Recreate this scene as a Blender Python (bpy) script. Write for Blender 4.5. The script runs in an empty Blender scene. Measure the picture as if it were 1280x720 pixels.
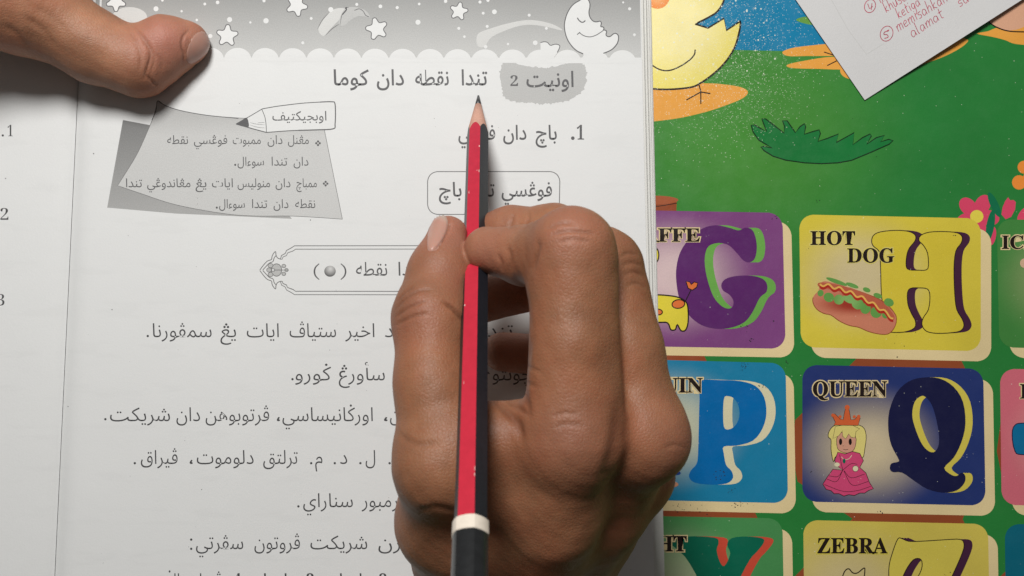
import bpy, bmesh, math, random
import numpy as np
from mathutils import Vector, Matrix
from mathutils.geometry import tessellate_polygon

# ------------------------------------------------------------------ camera, light, exposure
S = bpy.context.scene
COL = S.collection
CAMZ = 0.290                       # metres above the table top
HFOV = 2 * math.atan(1.2017 / 2)
cam = bpy.data.cameras.new('camera')
cam.sensor_fit = 'HORIZONTAL'
cam.angle = HFOV
cam.clip_start = 0.005
cam.clip_end = 50
cam.dof.use_dof = True             # phone lens focused on the page: the near pencil end softens a little
cam.dof.focus_distance = 0.272
cam.dof.aperture_fstop = 26
co = bpy.data.objects.new('camera', cam)
COL.objects.link(co)
co.location = (0, 0, CAMZ)
co.rotation_euler = (0, 0, 0)
S.camera = co

W_ = bpy.data.worlds.new('World')
S.world = W_
W_.use_nodes = True
bg = W_.node_tree.nodes['Background']
bg.inputs['Color'].default_value = (1.0, 0.97, 0.93, 1)
bg.inputs['Strength'].default_value = 1.0
# dim room: light walls beyond the top of the book, the writer's dark clothes on the near side
_nt = W_.node_tree
_tc = _nt.nodes.new('ShaderNodeTexCoord')
_sx = _nt.nodes.new('ShaderNodeSeparateXYZ')
_mr = _nt.nodes.new('ShaderNodeMapRange')
_mr.interpolation_type = 'SMOOTHSTEP'
for _k, _v in (('From Min', -0.75), ('From Max', 0.65), ('To Min', 0.022), ('To Max', 0.165)):
    _mr.inputs[_k].default_value = _v
_nt.links.new(_tc.outputs['Generated'], _sx.inputs[0])
_nt.links.new(_sx.outputs[1], _mr.inputs['Value'])
_nt.links.new(_mr.outputs['Result'], bg.inputs['Strength'])

lamp = bpy.data.lights.new('room_lamp', 'AREA')
lamp.shape = 'DISK'
lamp.size = 0.19
lamp.energy = 4.7
lamp.color = (1.0, 0.982, 0.96)
lo = bpy.data.objects.new('room_lamp', lamp)
COL.objects.link(lo)
lo.location = (-0.085, 0.385, 0.565)
lo.rotation_euler = (Vector((-0.03, 0.0, 0.0)) - lo.location).to_track_quat('-Z', 'Y').to_euler()

S.view_settings.view_transform = 'Standard'
S.view_settings.look = 'None'
S.view_settings.exposure = 0.0
S.view_settings.gamma = 1.0
S.render.engine = 'CYCLES'

# ------------------------------------------------------------------ helpers
PZ = 0.010                         # height of the open page above the table
random.seed(4)


def kk(z):
    return (CAMZ - z) * 1.2017 / 1280


def W(px, py, z=0.0):
    k = kk(z)
    return Vector(((px - 640) * k, (360 - py) * k, z))


def lin(c):
    c = c / 255
    return c / 12.92 if c <= 0.04045 else ((c + 0.055) / 1.055) ** 2.4


def alb(r, g, b, L=0.62):
    return tuple(min(0.9, lin(v) / L) for v in (r, g, b))


def smooth(pts, n=6, closed=False):
    """Catmull-Rom through pts"""
    P = [np.array(p, float) for p in pts]
    out = []
    m = len(P)
    rng = range(m) if closed else range(m - 1)
    for i in rng:
        if closed:
            p0, p1, p2, p3 = P[(i - 1) % m], P[i], P[(i + 1) % m], P[(i + 2) % m]
        else:
            p1, p2 = P[i], P[i + 1]
            p0 = P[i - 1] if i > 0 else 2 * p1 - p2
            p3 = P[i + 2] if i + 2 < m else 2 * p2 - p1
        for j in range(n):
            t = j / n
            out.append(tuple(0.5 * (2 * p1 + (p2 - p0) * t + (2 * p0 - 5 * p1 + 4 * p2 - p3) * t * t
                                    + (3 * p1 - p0 - 3 * p2 + p3) * t ** 3)))
    if not closed:
        out.append(tuple(P[-1]))
    return out


def Z(pts, ox, oy, s):
    """points read off an enlarged view -> photo pixels"""
    return [(ox + p[0] / s, oy + p[1] / s) for p in pts]


def ellipse(cx, cy, rx, ry, rot=0, n=28):
    c, s = math.cos(math.radians(rot)), math.sin(math.radians(rot))
    return [(cx + rx * math.cos(a) * c - ry * math.sin(a) * s, cy + rx * math.cos(a) * s + ry * math.sin(a) * c)
            for a in [2 * math.pi * i / n for i in range(n)]]


def rquad(c, r, n=7):
    """quad with rounded corners"""
    out = []
    m = len(c)
    for i in range(m):
        p = np.array(c[i], float)
        a = np.array(c[i - 1], float) - p
        b = np.array(c[(i + 1) % m], float) - p
        a = p + a / np.linalg.norm(a) * r
        b = p + b / np.linalg.norm(b) * r
        for j in range(n + 1):
            t = j / n
            q = (1 - t) ** 2 * a + 2 * (1 - t) * t * (p * 0.75 + (a + b) / 2 * 0.25) + t * t * b
            out.append(tuple(q))
    return out


class MB:
    """collects printed shapes given in the plane of one sheet; builds ONE mesh"""

    def __init__(self, zf):
        self.zf = zf if callable(zf) else (lambda x, y: zf)
        self.v, self.f, self.mi, self.mats = [], [], [], []
        self.eps = 0.0
        self.step = 5e-6

    def m(self, mat):
        if mat not in self.mats:
            self.mats.append(mat)
        return self.mats.index(mat)

    def pt(self, x, y, lift):
        self.v.append(tuple(W(x, y, self.zf(x, y) + lift)))
        return len(self.v) - 1

    def poly(self, loops, mat, lvl=0):
        if not isinstance(loops[0][0], (tuple, list, np.ndarray)):
            loops = [loops]
        self.eps += 4e-7
        lift = lvl * self.step + self.eps
        idx, vs = [], []
        for L in loops:
            vs.append([Vector((p[0], p[1], 0)) for p in L])
            idx += [self.pt(p[0], p[1], lift) for p in L]
        mi = self.m(mat)
        for t in tessellate_polygon(vs):
            a, b, c = [idx[i] for i in t]
            pa, pb, pc = [Vector(self.v[i]) for i in (a, b, c)]
            nz = (pb - pa).cross(pc - pa).z
            if abs(nz) < 1e-14:
                continue
            self.f.append((a, b, c) if nz > 0 else (a, c, b))
            self.mi.append(mi)

    def stroke(self, pts, w, mat, lvl=1, closed=False, sm=5, taper=False):
        if sm:
            pts = smooth(pts, sm, closed)
        P = [np.array(p, float) for p in pts]
        n = len(P)
        self.eps += 4e-7
        lift = lvl * self.step + self.eps
        mi = self.m(mat)
        ids = []
        for i in range(n):
            if closed:
                d = P[(i + 1) % n] - P[i - 1]
            else:
                d = P[min(i + 1, n - 1)] - P[max(i - 1, 0)]
            l = np.linalg.norm(d)
            d = d / l if l > 1e-9 else np.array((1.0, 0))
            nn = np.array((-d[1], d[0]))
            ww = w[i] if isinstance(w, (list, tuple)) else w
            if taper:
                t = i / (n - 1)
                ww = w * (0.35 + 0.65 * min(1, 4 * min(t, 1 - t)))
            a = P[i] + nn * ww / 2
            b = P[i] - nn * ww / 2
            ids.append((self.pt(*a, lift), self.pt(*b, lift)))
        r = range(n) if closed else range(n - 1)
        for i in r:
            a, b = ids[i]
            c, d = ids[(i + 1) % n]
            self.f.append((a, b, d, c))
            self.mi.append(mi)

    def tris(self, verts2, faces, mat, lvl):
        self.eps += 4e-7
        lift = lvl * self.step + self.eps
        mi = self.m(mat)
        base = [self.pt(x, y, lift) for x, y in verts2]
        for f in faces:
            self.f.append(tuple(base[i] for i in f))
            self.mi.append(mi)

    def grid(self, x0f, x1f, y0, y1, nx, ny, mat, lvl=0):
        mi = self.m(mat)
        ids = []
        for j in range(ny + 1):
            y = y0 + (y1 - y0) * j / ny
            row = []
            for i in range(nx + 1):
                t = i / nx
                row.append(self.pt(x0f(y) + (x1f(y) - x0f(y)) * t, y, lvl * self.step))
            ids.append(row)
        for j in range(ny):
            for i in range(nx):
                self.f.append((ids[j][i], ids[j + 1][i], ids[j + 1][i + 1], ids[j][i + 1]))
                self.mi.append(mi)

    def build(self, name, parent=None, label=None, smooth_shade=False):
        me = bpy.data.meshes.new(name)
        me.from_pydata(self.v, [], self.f)
        for m in self.mats:
            me.materials.append(m)
        me.polygons.foreach_set('material_index', self.mi)
        if smooth_shade:
            me.polygons.foreach_set('use_smooth', [True] * len(me.polygons))
        me.update()
        return link(name, me, parent, label)


def wloc(o):
    p = Vector((0, 0, 0))
    while o is not None:
        p += o.location
        o = o.parent
    return p


def link(name, me, parent=None, label=None):
    """mesh given in world coordinates -> object under parent"""
    o = bpy.data.objects.new(name, me)
    COL.objects.link(o)
    if parent is not None:
        o.parent = parent
        o.location = -wloc(parent)
    if label:
        o['label'] = label
    return o


def thing(name, label, cat, loc):
    o = bpy.data.objects.new(name, None)
    o.empty_display_size = 0.02
    COL.objects.link(o)
    o.location = loc
    o['label'] = label
    o['category'] = cat
    return o


# ------------------------------------------------------------------ materials
def new_mat(name):
    m = bpy.data.materials.new(name)
    m.use_nodes = True
    nt = m.node_tree
    return m, nt, nt.nodes['Principled BSDF']


def N(nt, t, **kw):
    n = nt.nodes.new(t)
    for k, v in kw.items():
        setattr(n, k, v)
    return n


def geo_pos(nt):
    return N(nt, 'ShaderNodeNewGeometry').outputs['Position']


def noise(nt, pos, scale, detail=3, rough=0.55):
    n = N(nt, 'ShaderNodeTexNoise')
    n.inputs['Scale'].default_value = scale
    n.inputs['Detail'].default_value = detail
    n.inputs['Roughness'].default_value = rough
    nt.links.new(pos, n.inputs['Vector'])
    return n.outputs['Fac']


def maprange(nt, sock, a, b, c, d, smoothstep=False):
    n = N(nt, 'ShaderNodeMapRange')
    if smoothstep:
        n.interpolation_type = 'SMOOTHSTEP'
    for i, v in zip(('From Min', 'From Max', 'To Min', 'To Max'), (a, b, c, d)):
        n.inputs[i].default_value = v
    nt.links.new(sock, n.inputs['Value'])
    return n.outputs['Result']


def mix(nt, fac, a, b, mode='MIX'):
    n = N(nt, 'ShaderNodeMix', data_type='RGBA', blend_type=mode)
    for s, v in ((n.inputs[0], fac), (n.inputs[6], a), (n.inputs[7], b)):
        if isinstance(v, (int, float)):
            s.default_value = v
        elif isinstance(v, tuple):
            s.default_value = (*v[:3], 1)
        else:
            nt.links.new(v, s)
    return n.outputs[2]


def math_(nt, op, a, b=None):
    n = N(nt, 'ShaderNodeMath', operation=op)
    for s, v in zip(n.inputs, (a, b)):
        if v is None:
            continue
        if isinstance(v, (int, float)):
            s.default_value = v
        else:
            nt.links.new(v, s)
    return n.outputs[0]


def dist_to(nt, pos, c, sx=1, sy=1):
    """normalised distance in the table plane from point c"""
    sub = N(nt, 'ShaderNodeVectorMath', operation='SUBTRACT')
    nt.links.new(pos, sub.inputs[0])
    sub.inputs[1].default_value = (c[0], c[1], 0)
    mul = N(nt, 'ShaderNodeVectorMath', operation='MULTIPLY')
    nt.links.new(sub.outputs[0], mul.inputs[0])
    mul.inputs[1].default_value = (1 / sx, 1 / sy, 0)
    ln = N(nt, 'ShaderNodeVectorMath', operation='LENGTH')
    nt.links.new(mul.outputs[0], ln.inputs[0])
    return ln.outputs['Value']


def bump(nt, h, strength, dist):
    b = N(nt, 'ShaderNodeBump')
    b.inputs['Strength'].default_value = strength
    b.inputs['Distance'].default_value = dist
    nt.links.new(h, b.inputs['Height'])
    return b.outputs['Normal']


_paper = {}


def paper_print(name, rgb, rough=0.62, grain=0.05, halftone=0.0, grad=None, ghost=0.0):
    """ink or bare paper on the book page: fine grain, slight mottling"""
    if name in _paper:
        return _paper[name]
    m, nt, b = new_mat(name)
    pos = geo_pos(nt)
    base = rgb
    if grad:
        sep = N(nt, 'ShaderNodeSeparateXYZ')
        nt.links.new(pos, sep.inputs[0])
        t = maprange(nt, sep.outputs[1], grad[0], grad[1], 0, 1)
        base = mix(nt, t, grad[2], grad[3])
    g1 = noise(nt, pos, 3200, 2)
    g2 = noise(nt, pos, 45, 4)
    f = math_(nt, 'ADD', maprange(nt, g1, 0.3, 0.7, -grain - halftone, grain + halftone),
              maprange(nt, g2, 0.3, 0.7, -grain * 0.5, grain * 0.5))
    f = math_(nt, 'ADD', f, 1.0)
    if ghost:                       # print on the back of the leaf showing through
        mp = N(nt, 'ShaderNodeMapping')
        mp.inputs['Scale'].default_value = (75, 300, 1)
        nt.links.new(pos, mp.inputs['Vector'])
        wv = N(nt, 'ShaderNodeTexWave', bands_direction='Y')
        wv.inputs['Scale'].default_value = 23
        wv.inputs['Distortion'].default_value = 0.3
        nt.links.new(pos, wv.inputs['Vector'])
        gl = math_(nt, 'MULTIPLY', maprange(nt, noise(nt, mp.outputs[0], 1.0, 2), 0.5, 0.62, 0, 1), maprange(nt, wv.outputs['Fac'], 0.55, 0.8, 0, 1))
        f = math_(nt, 'SUBTRACT', f, math_(nt, 'MULTIPLY', gl, ghost))
    comb = N(nt, 'ShaderNodeCombineColor')
    for i in range(3):
        nt.links.new(f, comb.inputs[i])
    c = mix(nt, 1.0, base, comb.outputs[0], 'MULTIPLY')
    nt.links.new(c, b.inputs['Base Color'])
    b.inputs['Roughness'].default_value = rough
    b.inputs['Specular IOR Level'].default_value = 0.25
    h = math_(nt, 'ADD', noise(nt, pos, 1500, 3), math_(nt, 'MULTIPLY', noise(nt, pos, 120, 3), 2.0))
    nt.links.new(bump(nt, h, 0.25, 0.00012), b.inputs['Normal'])
    _paper[name] = m
    return m


_board = {}


def board_print(name, rgb, rgb2=None, centre=None, r=(0.02, 0.02), r0=0.25, r1=1.0, rough=0.34):
    """laminated print of the alphabet board: gloss, scuffs, glitter at one end; radial tint if rgb2"""
    if name in _board:
        return _board[name]
    m, nt, b = new_mat(name)
    pos = geo_pos(nt)
    base = rgb
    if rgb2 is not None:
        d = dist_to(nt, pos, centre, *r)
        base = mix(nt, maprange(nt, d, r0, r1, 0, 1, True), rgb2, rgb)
    f = math_(nt, 'ADD', maprange(nt, noise(nt, pos, 2600, 2), 0.3, 0.7, -0.05, 0.05),
              maprange(nt, noise(nt, pos, 30, 4), 0.3, 0.7, -0.07, 0.07))
    f = math_(nt, 'ADD', f, 1.0)
    comb = N(nt, 'ShaderNodeCombineColor')
    for i in range(3):
        nt.links.new(f, comb.inputs[i])
    c = mix(nt, 1.0, base, comb.outputs[0], 'MULTIPLY')
    # glitter flakes in the varnish, thick near the chick, sparse elsewhere
    vo = N(nt, 'ShaderNodeTexVoronoi', voronoi_dimensions='2D')
    vo.inputs['Scale'].default_value = 1050
    nt.links.new(pos, vo.inputs['Vector'])
    sepc = N(nt, 'ShaderNodeSeparateColor')
    nt.links.new(vo.outputs['Color'], sepc.inputs[0])
    gc = W(895, 55)
    dens = maprange(nt, dist_to(nt, pos, gc, 0.048, 0.046), 0.2, 1.0, 0.64, 0.997, True)
    vo2 = N(nt, 'ShaderNodeTexVoronoi', voronoi_dimensions='2D')
    vo2.inputs['Scale'].default_value = 2300
    nt.links.new(pos, vo2.inputs['Vector'])
    sepc2 = N(nt, 'ShaderNodeSeparateColor')
    nt.links.new(vo2.outputs['Color'], sepc2.inputs[0])
    fine = math_(nt, 'MULTIPLY', math_(nt, 'GREATER_THAN', sepc2.outputs[0], dens), math_(nt, 'LESS_THAN', vo2.outputs['Distance'], maprange(nt, sepc2.outputs[1], 0, 1, 0.15, 0.42)))
    fine = math_(nt, 'MULTIPLY', fine, maprange(nt, sepc2.outputs[2], 0, 1, 0.05, 0.6))
    near = math_(nt, 'GREATER_THAN', sepc.outputs[0], math_(nt, 'ADD', dens, 0.25))
    size = maprange(nt, sepc.outputs[1], 0, 1, 0.00010, 0.00036)
    small = math_(nt, 'LESS_THAN', vo.outputs['Distance'], math_(nt, 'MULTIPLY', size, 1050))
    flake = math_(nt, 'MULTIPLY', near, small)
    flake = math_(nt, 'MULTIPLY', flake, maprange(nt, sepc.outputs[2], 0, 1, 0.25, 1.0))
    c = mix(nt, math_(nt, 'MAXIMUM', flake, fine), c, (0.82, 0.84, 0.70))
    nt.links.new(c, b.inputs['Base Color'])
    rr = maprange(nt, noise(nt, pos, 160, 5, 0.7), 0.35, 0.7, rough - 0.07, rough + 0.16)
    nt.links.new(rr, b.inputs['Roughness'])
    b.inputs['Specular IOR Level'].default_value = 0.4
    h = math_(nt, 'ADD', noise(nt, pos, 900, 3), math_(nt, 'MULTIPLY', noise(nt, pos, 70, 3), 3.0))
    nt.links.new(bump(nt, h, 0.15, 0.0002), b.inputs['Normal'])
    _board[name] = m
    return m


def simple(name, rgb, rough=0.5, spec=0.4, var=0.08, scale=400, bstr=0.0, coat=0.0):
    m, nt, b = new_mat(name)
    pos = geo_pos(nt)
    f = maprange(nt, noise(nt, pos, scale, 4), 0.3, 0.7, 1 - var, 1 + var)
    comb = N(nt, 'ShaderNodeCombineColor')
    for i in range(3):
        nt.links.new(f, comb.inputs[i])
    nt.links.new(mix(nt, 1.0, rgb, comb.outputs[0], 'MULTIPLY'), b.inputs['Base Color'])
    b.inputs['Roughness'].default_value = rough
    b.inputs['Specular IOR Level'].default_value = spec
    b.inputs['Coat Weight'].default_value = coat
    if bstr:
        nt.links.new(bump(nt, noise(nt, pos, scale * 3, 3), bstr, 0.0003), b.inputs['Normal'])
    return m


# ------------------------------------------------------------------ text
_tc = bpy.data.curves.new('type_setter', 'FONT')
_to = bpy.data.objects.new('type_setter', _tc)
_tc.resolution_u = 4
_ext = {}


def glyph_mesh(s, offset=0.0):
    _tc.body = s
    _tc.offset = offset
    me = bpy.data.meshes.new_from_object(_to)
    v = [(p.co.x, p.co.y) for p in me.vertices]
    f = [tuple(p.vertices) for p in me.polygons]
    bpy.data.meshes.remove(me)
    return v, f


def maxx(s):
    if s not in _ext:
        v, _ = glyph_mesh(s)
        _ext[s] = max(p[0] for p in v) if v else 0
    return _ext[s]


# letter: (isolated, final, initial, medial); two-form letters do not join to the left
FORMS = {'ا': (0xFE8D, 0xFE8E), 'أ': (0xFE83, 0xFE84), 'د': (0xFEA9, 0xFEAA), 'ر': (0xFEAD, 0xFEAE), 'و': (0xFEED, 0xFEEE),
         'ب': (0xFE8F,), 'ت': (0xFE95,), 'ث': (0xFE99,), 'ج': (0xFE9D,), 'خ': (0xFEA5,), 'س': (0xFEB1,), 'ش': (0xFEB5,),
         'ط': (0xFEC1,), 'ق': (0xFED5,), 'ف': (0xFED1,), 'ك': (0xFED9,), 'ل': (0xFEDD,), 'م': (0xFEE1,), 'ن': (0xFEE5,),
         'ه': (0xFEE9,), 'ي': (0xFEF1,), 'ڤ': (0xFB6A,), 'چ': (0xFB7A,), 'پ': (0xFB56,), 'ڠ': (0xFEC9,), 'ݢ': (0xFED9,)}
DOTS = {'ڠ': 3, 'ݢ': 1}


def shape(word):
    """logical word -> list of (char, source letter) in left-to-right drawing order"""
    out = []
    n = len(word)
    for i, ch in enumerate(word):
        if ch not in FORMS:
            out.append((ch, ch))
            continue
        f = FORMS[ch]
        prev = i > 0 and word[i - 1] in FORMS and len(FORMS[word[i - 1]]) == 1
        nxt = i + 1 < n and word[i + 1] in FORMS
        if len(f) == 2:
            out.append((chr(f[1] if prev else f[0]), ch))
        else:
            k = {(0, 0): 0, (1, 0): 1, (0, 1): 2, (1, 1): 3}[(int(prev), int(nxt))]
            out.append((chr(f[0] + k), ch))
    return out[::-1]


def jawi(mb, word, x0, x1, base, em, mat, lvl=2, bold=0.0, tilt=0.0):
    """set one Jawi word between x0 and x1 on a baseline, em in pixels"""
    sh = shape(word)
    s = ''.join(c for c, _ in sh)
    v, f = glyph_mesh(s, bold)
    xa = min(p[0] for p in v)
    xb = max(p[0] for p in v)
    sx = (x1 - x0) / (xb - xa)
    tr = lambda p: (x0 + (p[0] - xa) * sx, base - p[1] * em + ((x0 + (p[0] - xa) * sx) - x0) * tilt)
    mb.tris([tr(p) for p in v], f, mat, lvl)
    ref = '\ufe8d'
    for i, (c, src) in enumerate(sh):
        if src in DOTS:
            pre = ''.join(q for q, _ in sh[:i])
            a = maxx(pre + ref) - maxx(ref) if pre else 0
            gv, _ = glyph_mesh(c)
            gx = [p[0] for p in gv]
            cx = a + (min(gx) + max(gx)) / 2
            top = max(p[1] for p in gv)
            d = 0.062
            if src == 'ڠ':
                ctr = [(cx - 0.085, top + 0.11), (cx + 0.085, top + 0.11), (cx, top + 0.24)]
            else:
                ctr = [(cx - 0.02, top + 0.09)]
            for q in ctr:
                mb.poly([tr((q[0] + d * math.cos(t), q[1] + d * math.sin(t))) for t in np.linspace(0, 2 * math.pi, 9)[:-1]],
                        mat, lvl)


SERIF = {**{chr(65 + i): chr(0x1D400 + i) for i in range(26)}, **{chr(48 + i): chr(0x1D7CE + i) for i in range(10)}}


def latin(mb, text, x0, x1, ytop, ybase, mat, lvl=2, bold=0.0, serif=True, tilt=0.0, ref=None):
    s = ''.join(SERIF.get(c, c) for c in text) if serif else text
    v, f = glyph_mesh(s, bold)
    rv = v if ref is None else glyph_mesh(s, ref)[0]
    xa, xb = min(p[0] for p in rv), max(p[0] for p in rv)
    h = max(p[1] for p in rv)
    sx = (x1 - x0) / (xb - xa)
    sy = (ybase - ytop) / h
    mb.tris([(x0 + (p[0] - xa) * sx, ybase - p[1] * sy + (p[0] - xa) * sx * tilt) for p in v], f, mat, lvl)


def dot(mb, x, y, r, mat, lvl=2):
    mb.poly(ellipse(x, y, r, r, 0, 12), mat, lvl)


# ------------------------------------------------------------------ the alphabet board under everything
LB = 0.80
def A(r, g, b):
    return alb(r, g, b, LB)


board = thing('alphabet_board', 'glossy green board of letter cards and a yellow chick, lying flat under the book',
              'alphabet board', W(900, 360, 0))
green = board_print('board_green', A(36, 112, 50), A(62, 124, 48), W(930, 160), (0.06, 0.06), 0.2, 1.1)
blue = board_print('board_blue', A(10, 112, 150))
orange = board_print('board_orange', A(208, 146, 62))
black = board_print('board_black', A(28, 18, 16))
brown = board_print('board_brown', A(132, 66, 36))
cream = board_print('board_cream', A(205, 186, 140))

# slab
mb = MB(0.0)
outline = rquad([(-900, -420), (1560, -420), (1560, 1200), (-900, 1200)], 60)
top = [mb.pt(x, y, 0) for x, y in outline]
bot = [mb.pt(x, y, -0.012) for x, y in outline]
n = len(top)
ig = mb.m(green)
ic = mb.m(simple('board_edge', (0.35, 0.22, 0.12)))
mb.f.append(tuple(reversed(top))); mb.mi.append(ig)
mb.f.append(tuple(bot)); mb.mi.append(ic)
for i in range(n):
    mb.f.append((top[i], top[(i + 1) % n], bot[(i + 1) % n], bot[i])); mb.mi.append(ic)
mb.build('board_slab', board)

# printed landscape: sky, sandy patches
mb = MB(0.0)
mb.poly([(300, -420), (1180, -420), (1160, -100), (1120, 40), (1100, 62), (990, 64), (905, 62), (700, 60), (300, 66)], blue, 1)
mb.build('printed_sky', board)
mb = MB(0.0)
mb.poly(smooth([(700, 110), (780, 104), (877, 104), (905, 105.5), (926, 109), (935, 115), (928, 123), (909, 131), (882, 140), (840, 149), (780, 154), (700, 150)], 4, True), orange, 2)
mb.poly(smooth([(978, 65), (990, 60), (1012, 57), (1040, 55), (1070, 60), (1050, 69), (1010, 70), (985, 70)], 4, True), orange, 2)
mb.poly(smooth([(984, 81), (1005, 76), (1040, 71), (1070, 74), (1060, 86), (1020, 86), (990, 85)], 4, True), orange, 2)
mb.poly(ellipse(1064, 90, 14, 9, 10), orange, 2)
mb.poly(smooth([(1120, 86), (1160, 78), (1190, 66), (1208, 54), (1206, 48), (1170, 40), (1120, 50)], 4, True), orange, 2)
mb.poly(smooth([(1221, 42), (1235, 39), (1250, 34), (1290, 32), (1310, 45), (1300, 56), (1270, 55), (1256, 50), (1240, 46)], 4, True), orange, 2)
mb.stroke([(1030, 65), (1042, 69), (1050, 72)], 1.3, black, 3)
mb.stroke([(1034, 82), (1050, 74)], 1.3, black, 3, sm=0)
mb.poly(smooth([(995, 25), (1005, 21), (1020, 22), (1022, 31), (1008, 30)], 4, True), board_print('board_leaf', A(92, 140, 62)), 2)
mb.poly(ellipse(1262, 8, 34, 30, 0), board_print('board_pinkish', A(196, 150, 122)), 3)
mb.stroke([(1230, 20), (1238, 29), (1248, 35), (1262, 39), (1285, 40)], 1.6, black, 4)
mb.build('printed_ground_patch', board)

# chick, cut off by the book and the frame
mb = MB(0.0)
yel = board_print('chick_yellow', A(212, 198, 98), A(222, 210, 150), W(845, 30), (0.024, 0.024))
body = [(760, 100), (815, 111), (858, 110), (877, 103), (901, 84), (917, 62), (924, 40), (926, 26)] 
zig = [(926, 25), (908, 38), (905, 23), (885, 35), (869, 30)]
headc = [(869, 30), (885, 22), (897, 14), (905, 0), (908, -20), (890, -60), (840, -80), (770, -70), (730, 0), (730, 60), (760, 100)]
mb.poly(smooth(body, 5) + zig[1:] + smooth(headc, 5)[1:-1], yel, 3)
mb.stroke(smooth(body, 5) + zig[1:] + smooth(headc[:5], 5)[1:], 2.3, black, 5, sm=0)
mb.stroke([(800, 66), (813.5, 80), (825, 87), (837, 88), (850, 83), (862, 75), (868, 68), (869, 62)], 1.7, black, 5)
mb.stroke([(873.5, 105), (876, 114), (876, 130)], 1.5, black, 5, sm=0)
mb.stroke([(858, 125), (876, 115)], 1.5, black, 5, sm=0)
mb.stroke([(876, 115), (888, 117)], 1.5, black, 5, sm=0)
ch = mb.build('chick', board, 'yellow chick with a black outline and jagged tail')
mb = MB(0.0)
mb.poly(ellipse(822, -4, 15, 15, 0), board_print('beak_orange', A(212, 128, 62), A(214, 150, 90), W(822, -4), (0.004, 0.004)), 4)
mb.build('beak', ch)

# grass tuft
mb = MB(0.0)
g = Z([(110, 155), (135, 152), (180, 178), (222, 200), (200, 140), (188, 108), (215, 108), (290, 165), (350, 212), (352, 160), (338, 122), (372, 122),
       (432, 208), (465, 165), (498, 143), (507, 165), (497, 220), (560, 200), (605, 188), (614, 215), (596, 272), (660, 252), (745, 218), (730, 280),
       (860, 208), (850, 296), (920, 245), (975, 218), (985, 232), (950, 293), (1020, 245), (1080, 228), (1052, 275), (1110, 257), (1142, 266), (1115, 292),
       (980, 352), (840, 410), (740, 428), (620, 434), (500, 428), (360, 408), (270, 380), (205, 340), (180, 312), (205, 308), (262, 320), (220, 295), (165, 262), (125, 205)],
      920, 130, 5.818)
mb.poly(g, board_print('tuft_green', A(22, 106, 50)), 2)
mb.stroke(g, 1.5, board_print('tuft_line', A(10, 40, 18)), 3, closed=True, sm=0)
mb.build('grass_tuft', board)

# flowers
pink = board_print('flower_pink', A(196, 62, 92))
fy = board_print('flower_yellow', A(205, 190, 70))
mb = MB(0.0)
for a in range(5):
    t = math.radians(-62 + a * 72)
    mb.poly(ellipse(1221 + 15.5 * math.cos(t), 269.5 + 15.5 * math.sin(t), 13, 9.6, math.degrees(t)), pink, 2 )
mb.poly(ellipse(1221, 270.5, 8.3, 8.0), fy, 3)
mb.build('flower', board, 'pink flower with a yellow centre')
mb = MB(0.0)
mb.poly(Z([(655, 370), (672, 395), (700, 392), (718, 410), (712, 470), (680, 530), (635, 550), (600, 510), (610, 450), (632, 400)], 1160, 190, 6.54), pink, 2)
mb.poly(ellipse(1279, 268, 5, 11, 35), pink, 2)
mb.poly(ellipse(1240, 295, 5, 12, 10), pink, 2)
mb.poly(ellipse(1243, 256, 5, 17, -25), board_print('stem_green', A(14, 100, 66)), 2)
mb.poly(ellipse(1238, 282, 5, 20, 10), board_print('stem_green', None), 2)
mb.build('flower', board, 'pink petals without a centre at the board edge')
mb = MB(0.0)
oc = board_print('flower_orange', A(214, 128, 50))
for x, y, r_ in ((1274, 228, 9), (1280, 209, 8), (1293, 236, 9), (1298, 215, 9), (1288, 222, 9)):
    mb.poly(ellipse(x, y, r_, r_), oc, 2)
mb.build('flower', board, 'orange flower at the board edge')

# brown discs and the pot behind the cards
mb = MB(0.0)
for c in ((816, 545), (1137, 550), (1394, 552), (1137, 745), (880, 742), (1394, 745)):
    mb.poly([(c[0] + x, c[1] + y) for x, y in ((-63, -105), (62, -105), (88, -50), (88, 50), (63, 106), (-60, 106), (-140, 52), (-148, 12), (-143, -25))], brown, 2)
mb.build('brown_disc', board)
mb = MB(0.0)
mb.poly([(790, 250), (846, 250), (845, 275), (790, 275)], brown, 3)
mb.poly(ellipse(818, 250, 30, 5.5), board_print('pot_rim', A(150, 80, 48)), 4)
mb.stroke([(790, 255), (818, 258), (846, 254)], 0.9, black, 5)
mb.build('flower_pot', board)


LB = 0.94


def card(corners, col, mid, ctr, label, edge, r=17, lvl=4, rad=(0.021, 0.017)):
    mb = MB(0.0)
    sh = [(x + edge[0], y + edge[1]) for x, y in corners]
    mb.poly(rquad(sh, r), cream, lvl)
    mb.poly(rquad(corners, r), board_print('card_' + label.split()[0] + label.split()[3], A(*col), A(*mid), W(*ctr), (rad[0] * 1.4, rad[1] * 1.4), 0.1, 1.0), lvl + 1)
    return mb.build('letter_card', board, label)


def big(cardo, loops, col, shade, dx, line=None, lvl=8, n=3, dy=0):
    mb = MB(0.0)
    for i in range(n, 0, -1):
        f = i / n
        mb.poly([[(x + dx * f, y + dy * f) for x, y in L] for L in loops], shade, lvl + (n - i))
    mb.poly(loops, col, lvl + n)
    if line:
        for L in loops:
            mb.stroke(L, 1.1, line, lvl + n + 1, closed=True, sm=0)
        L = [(x + dx, y + dy) for x, y in loops[0]]
    return mb.build('big_letter', cardo)


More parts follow.
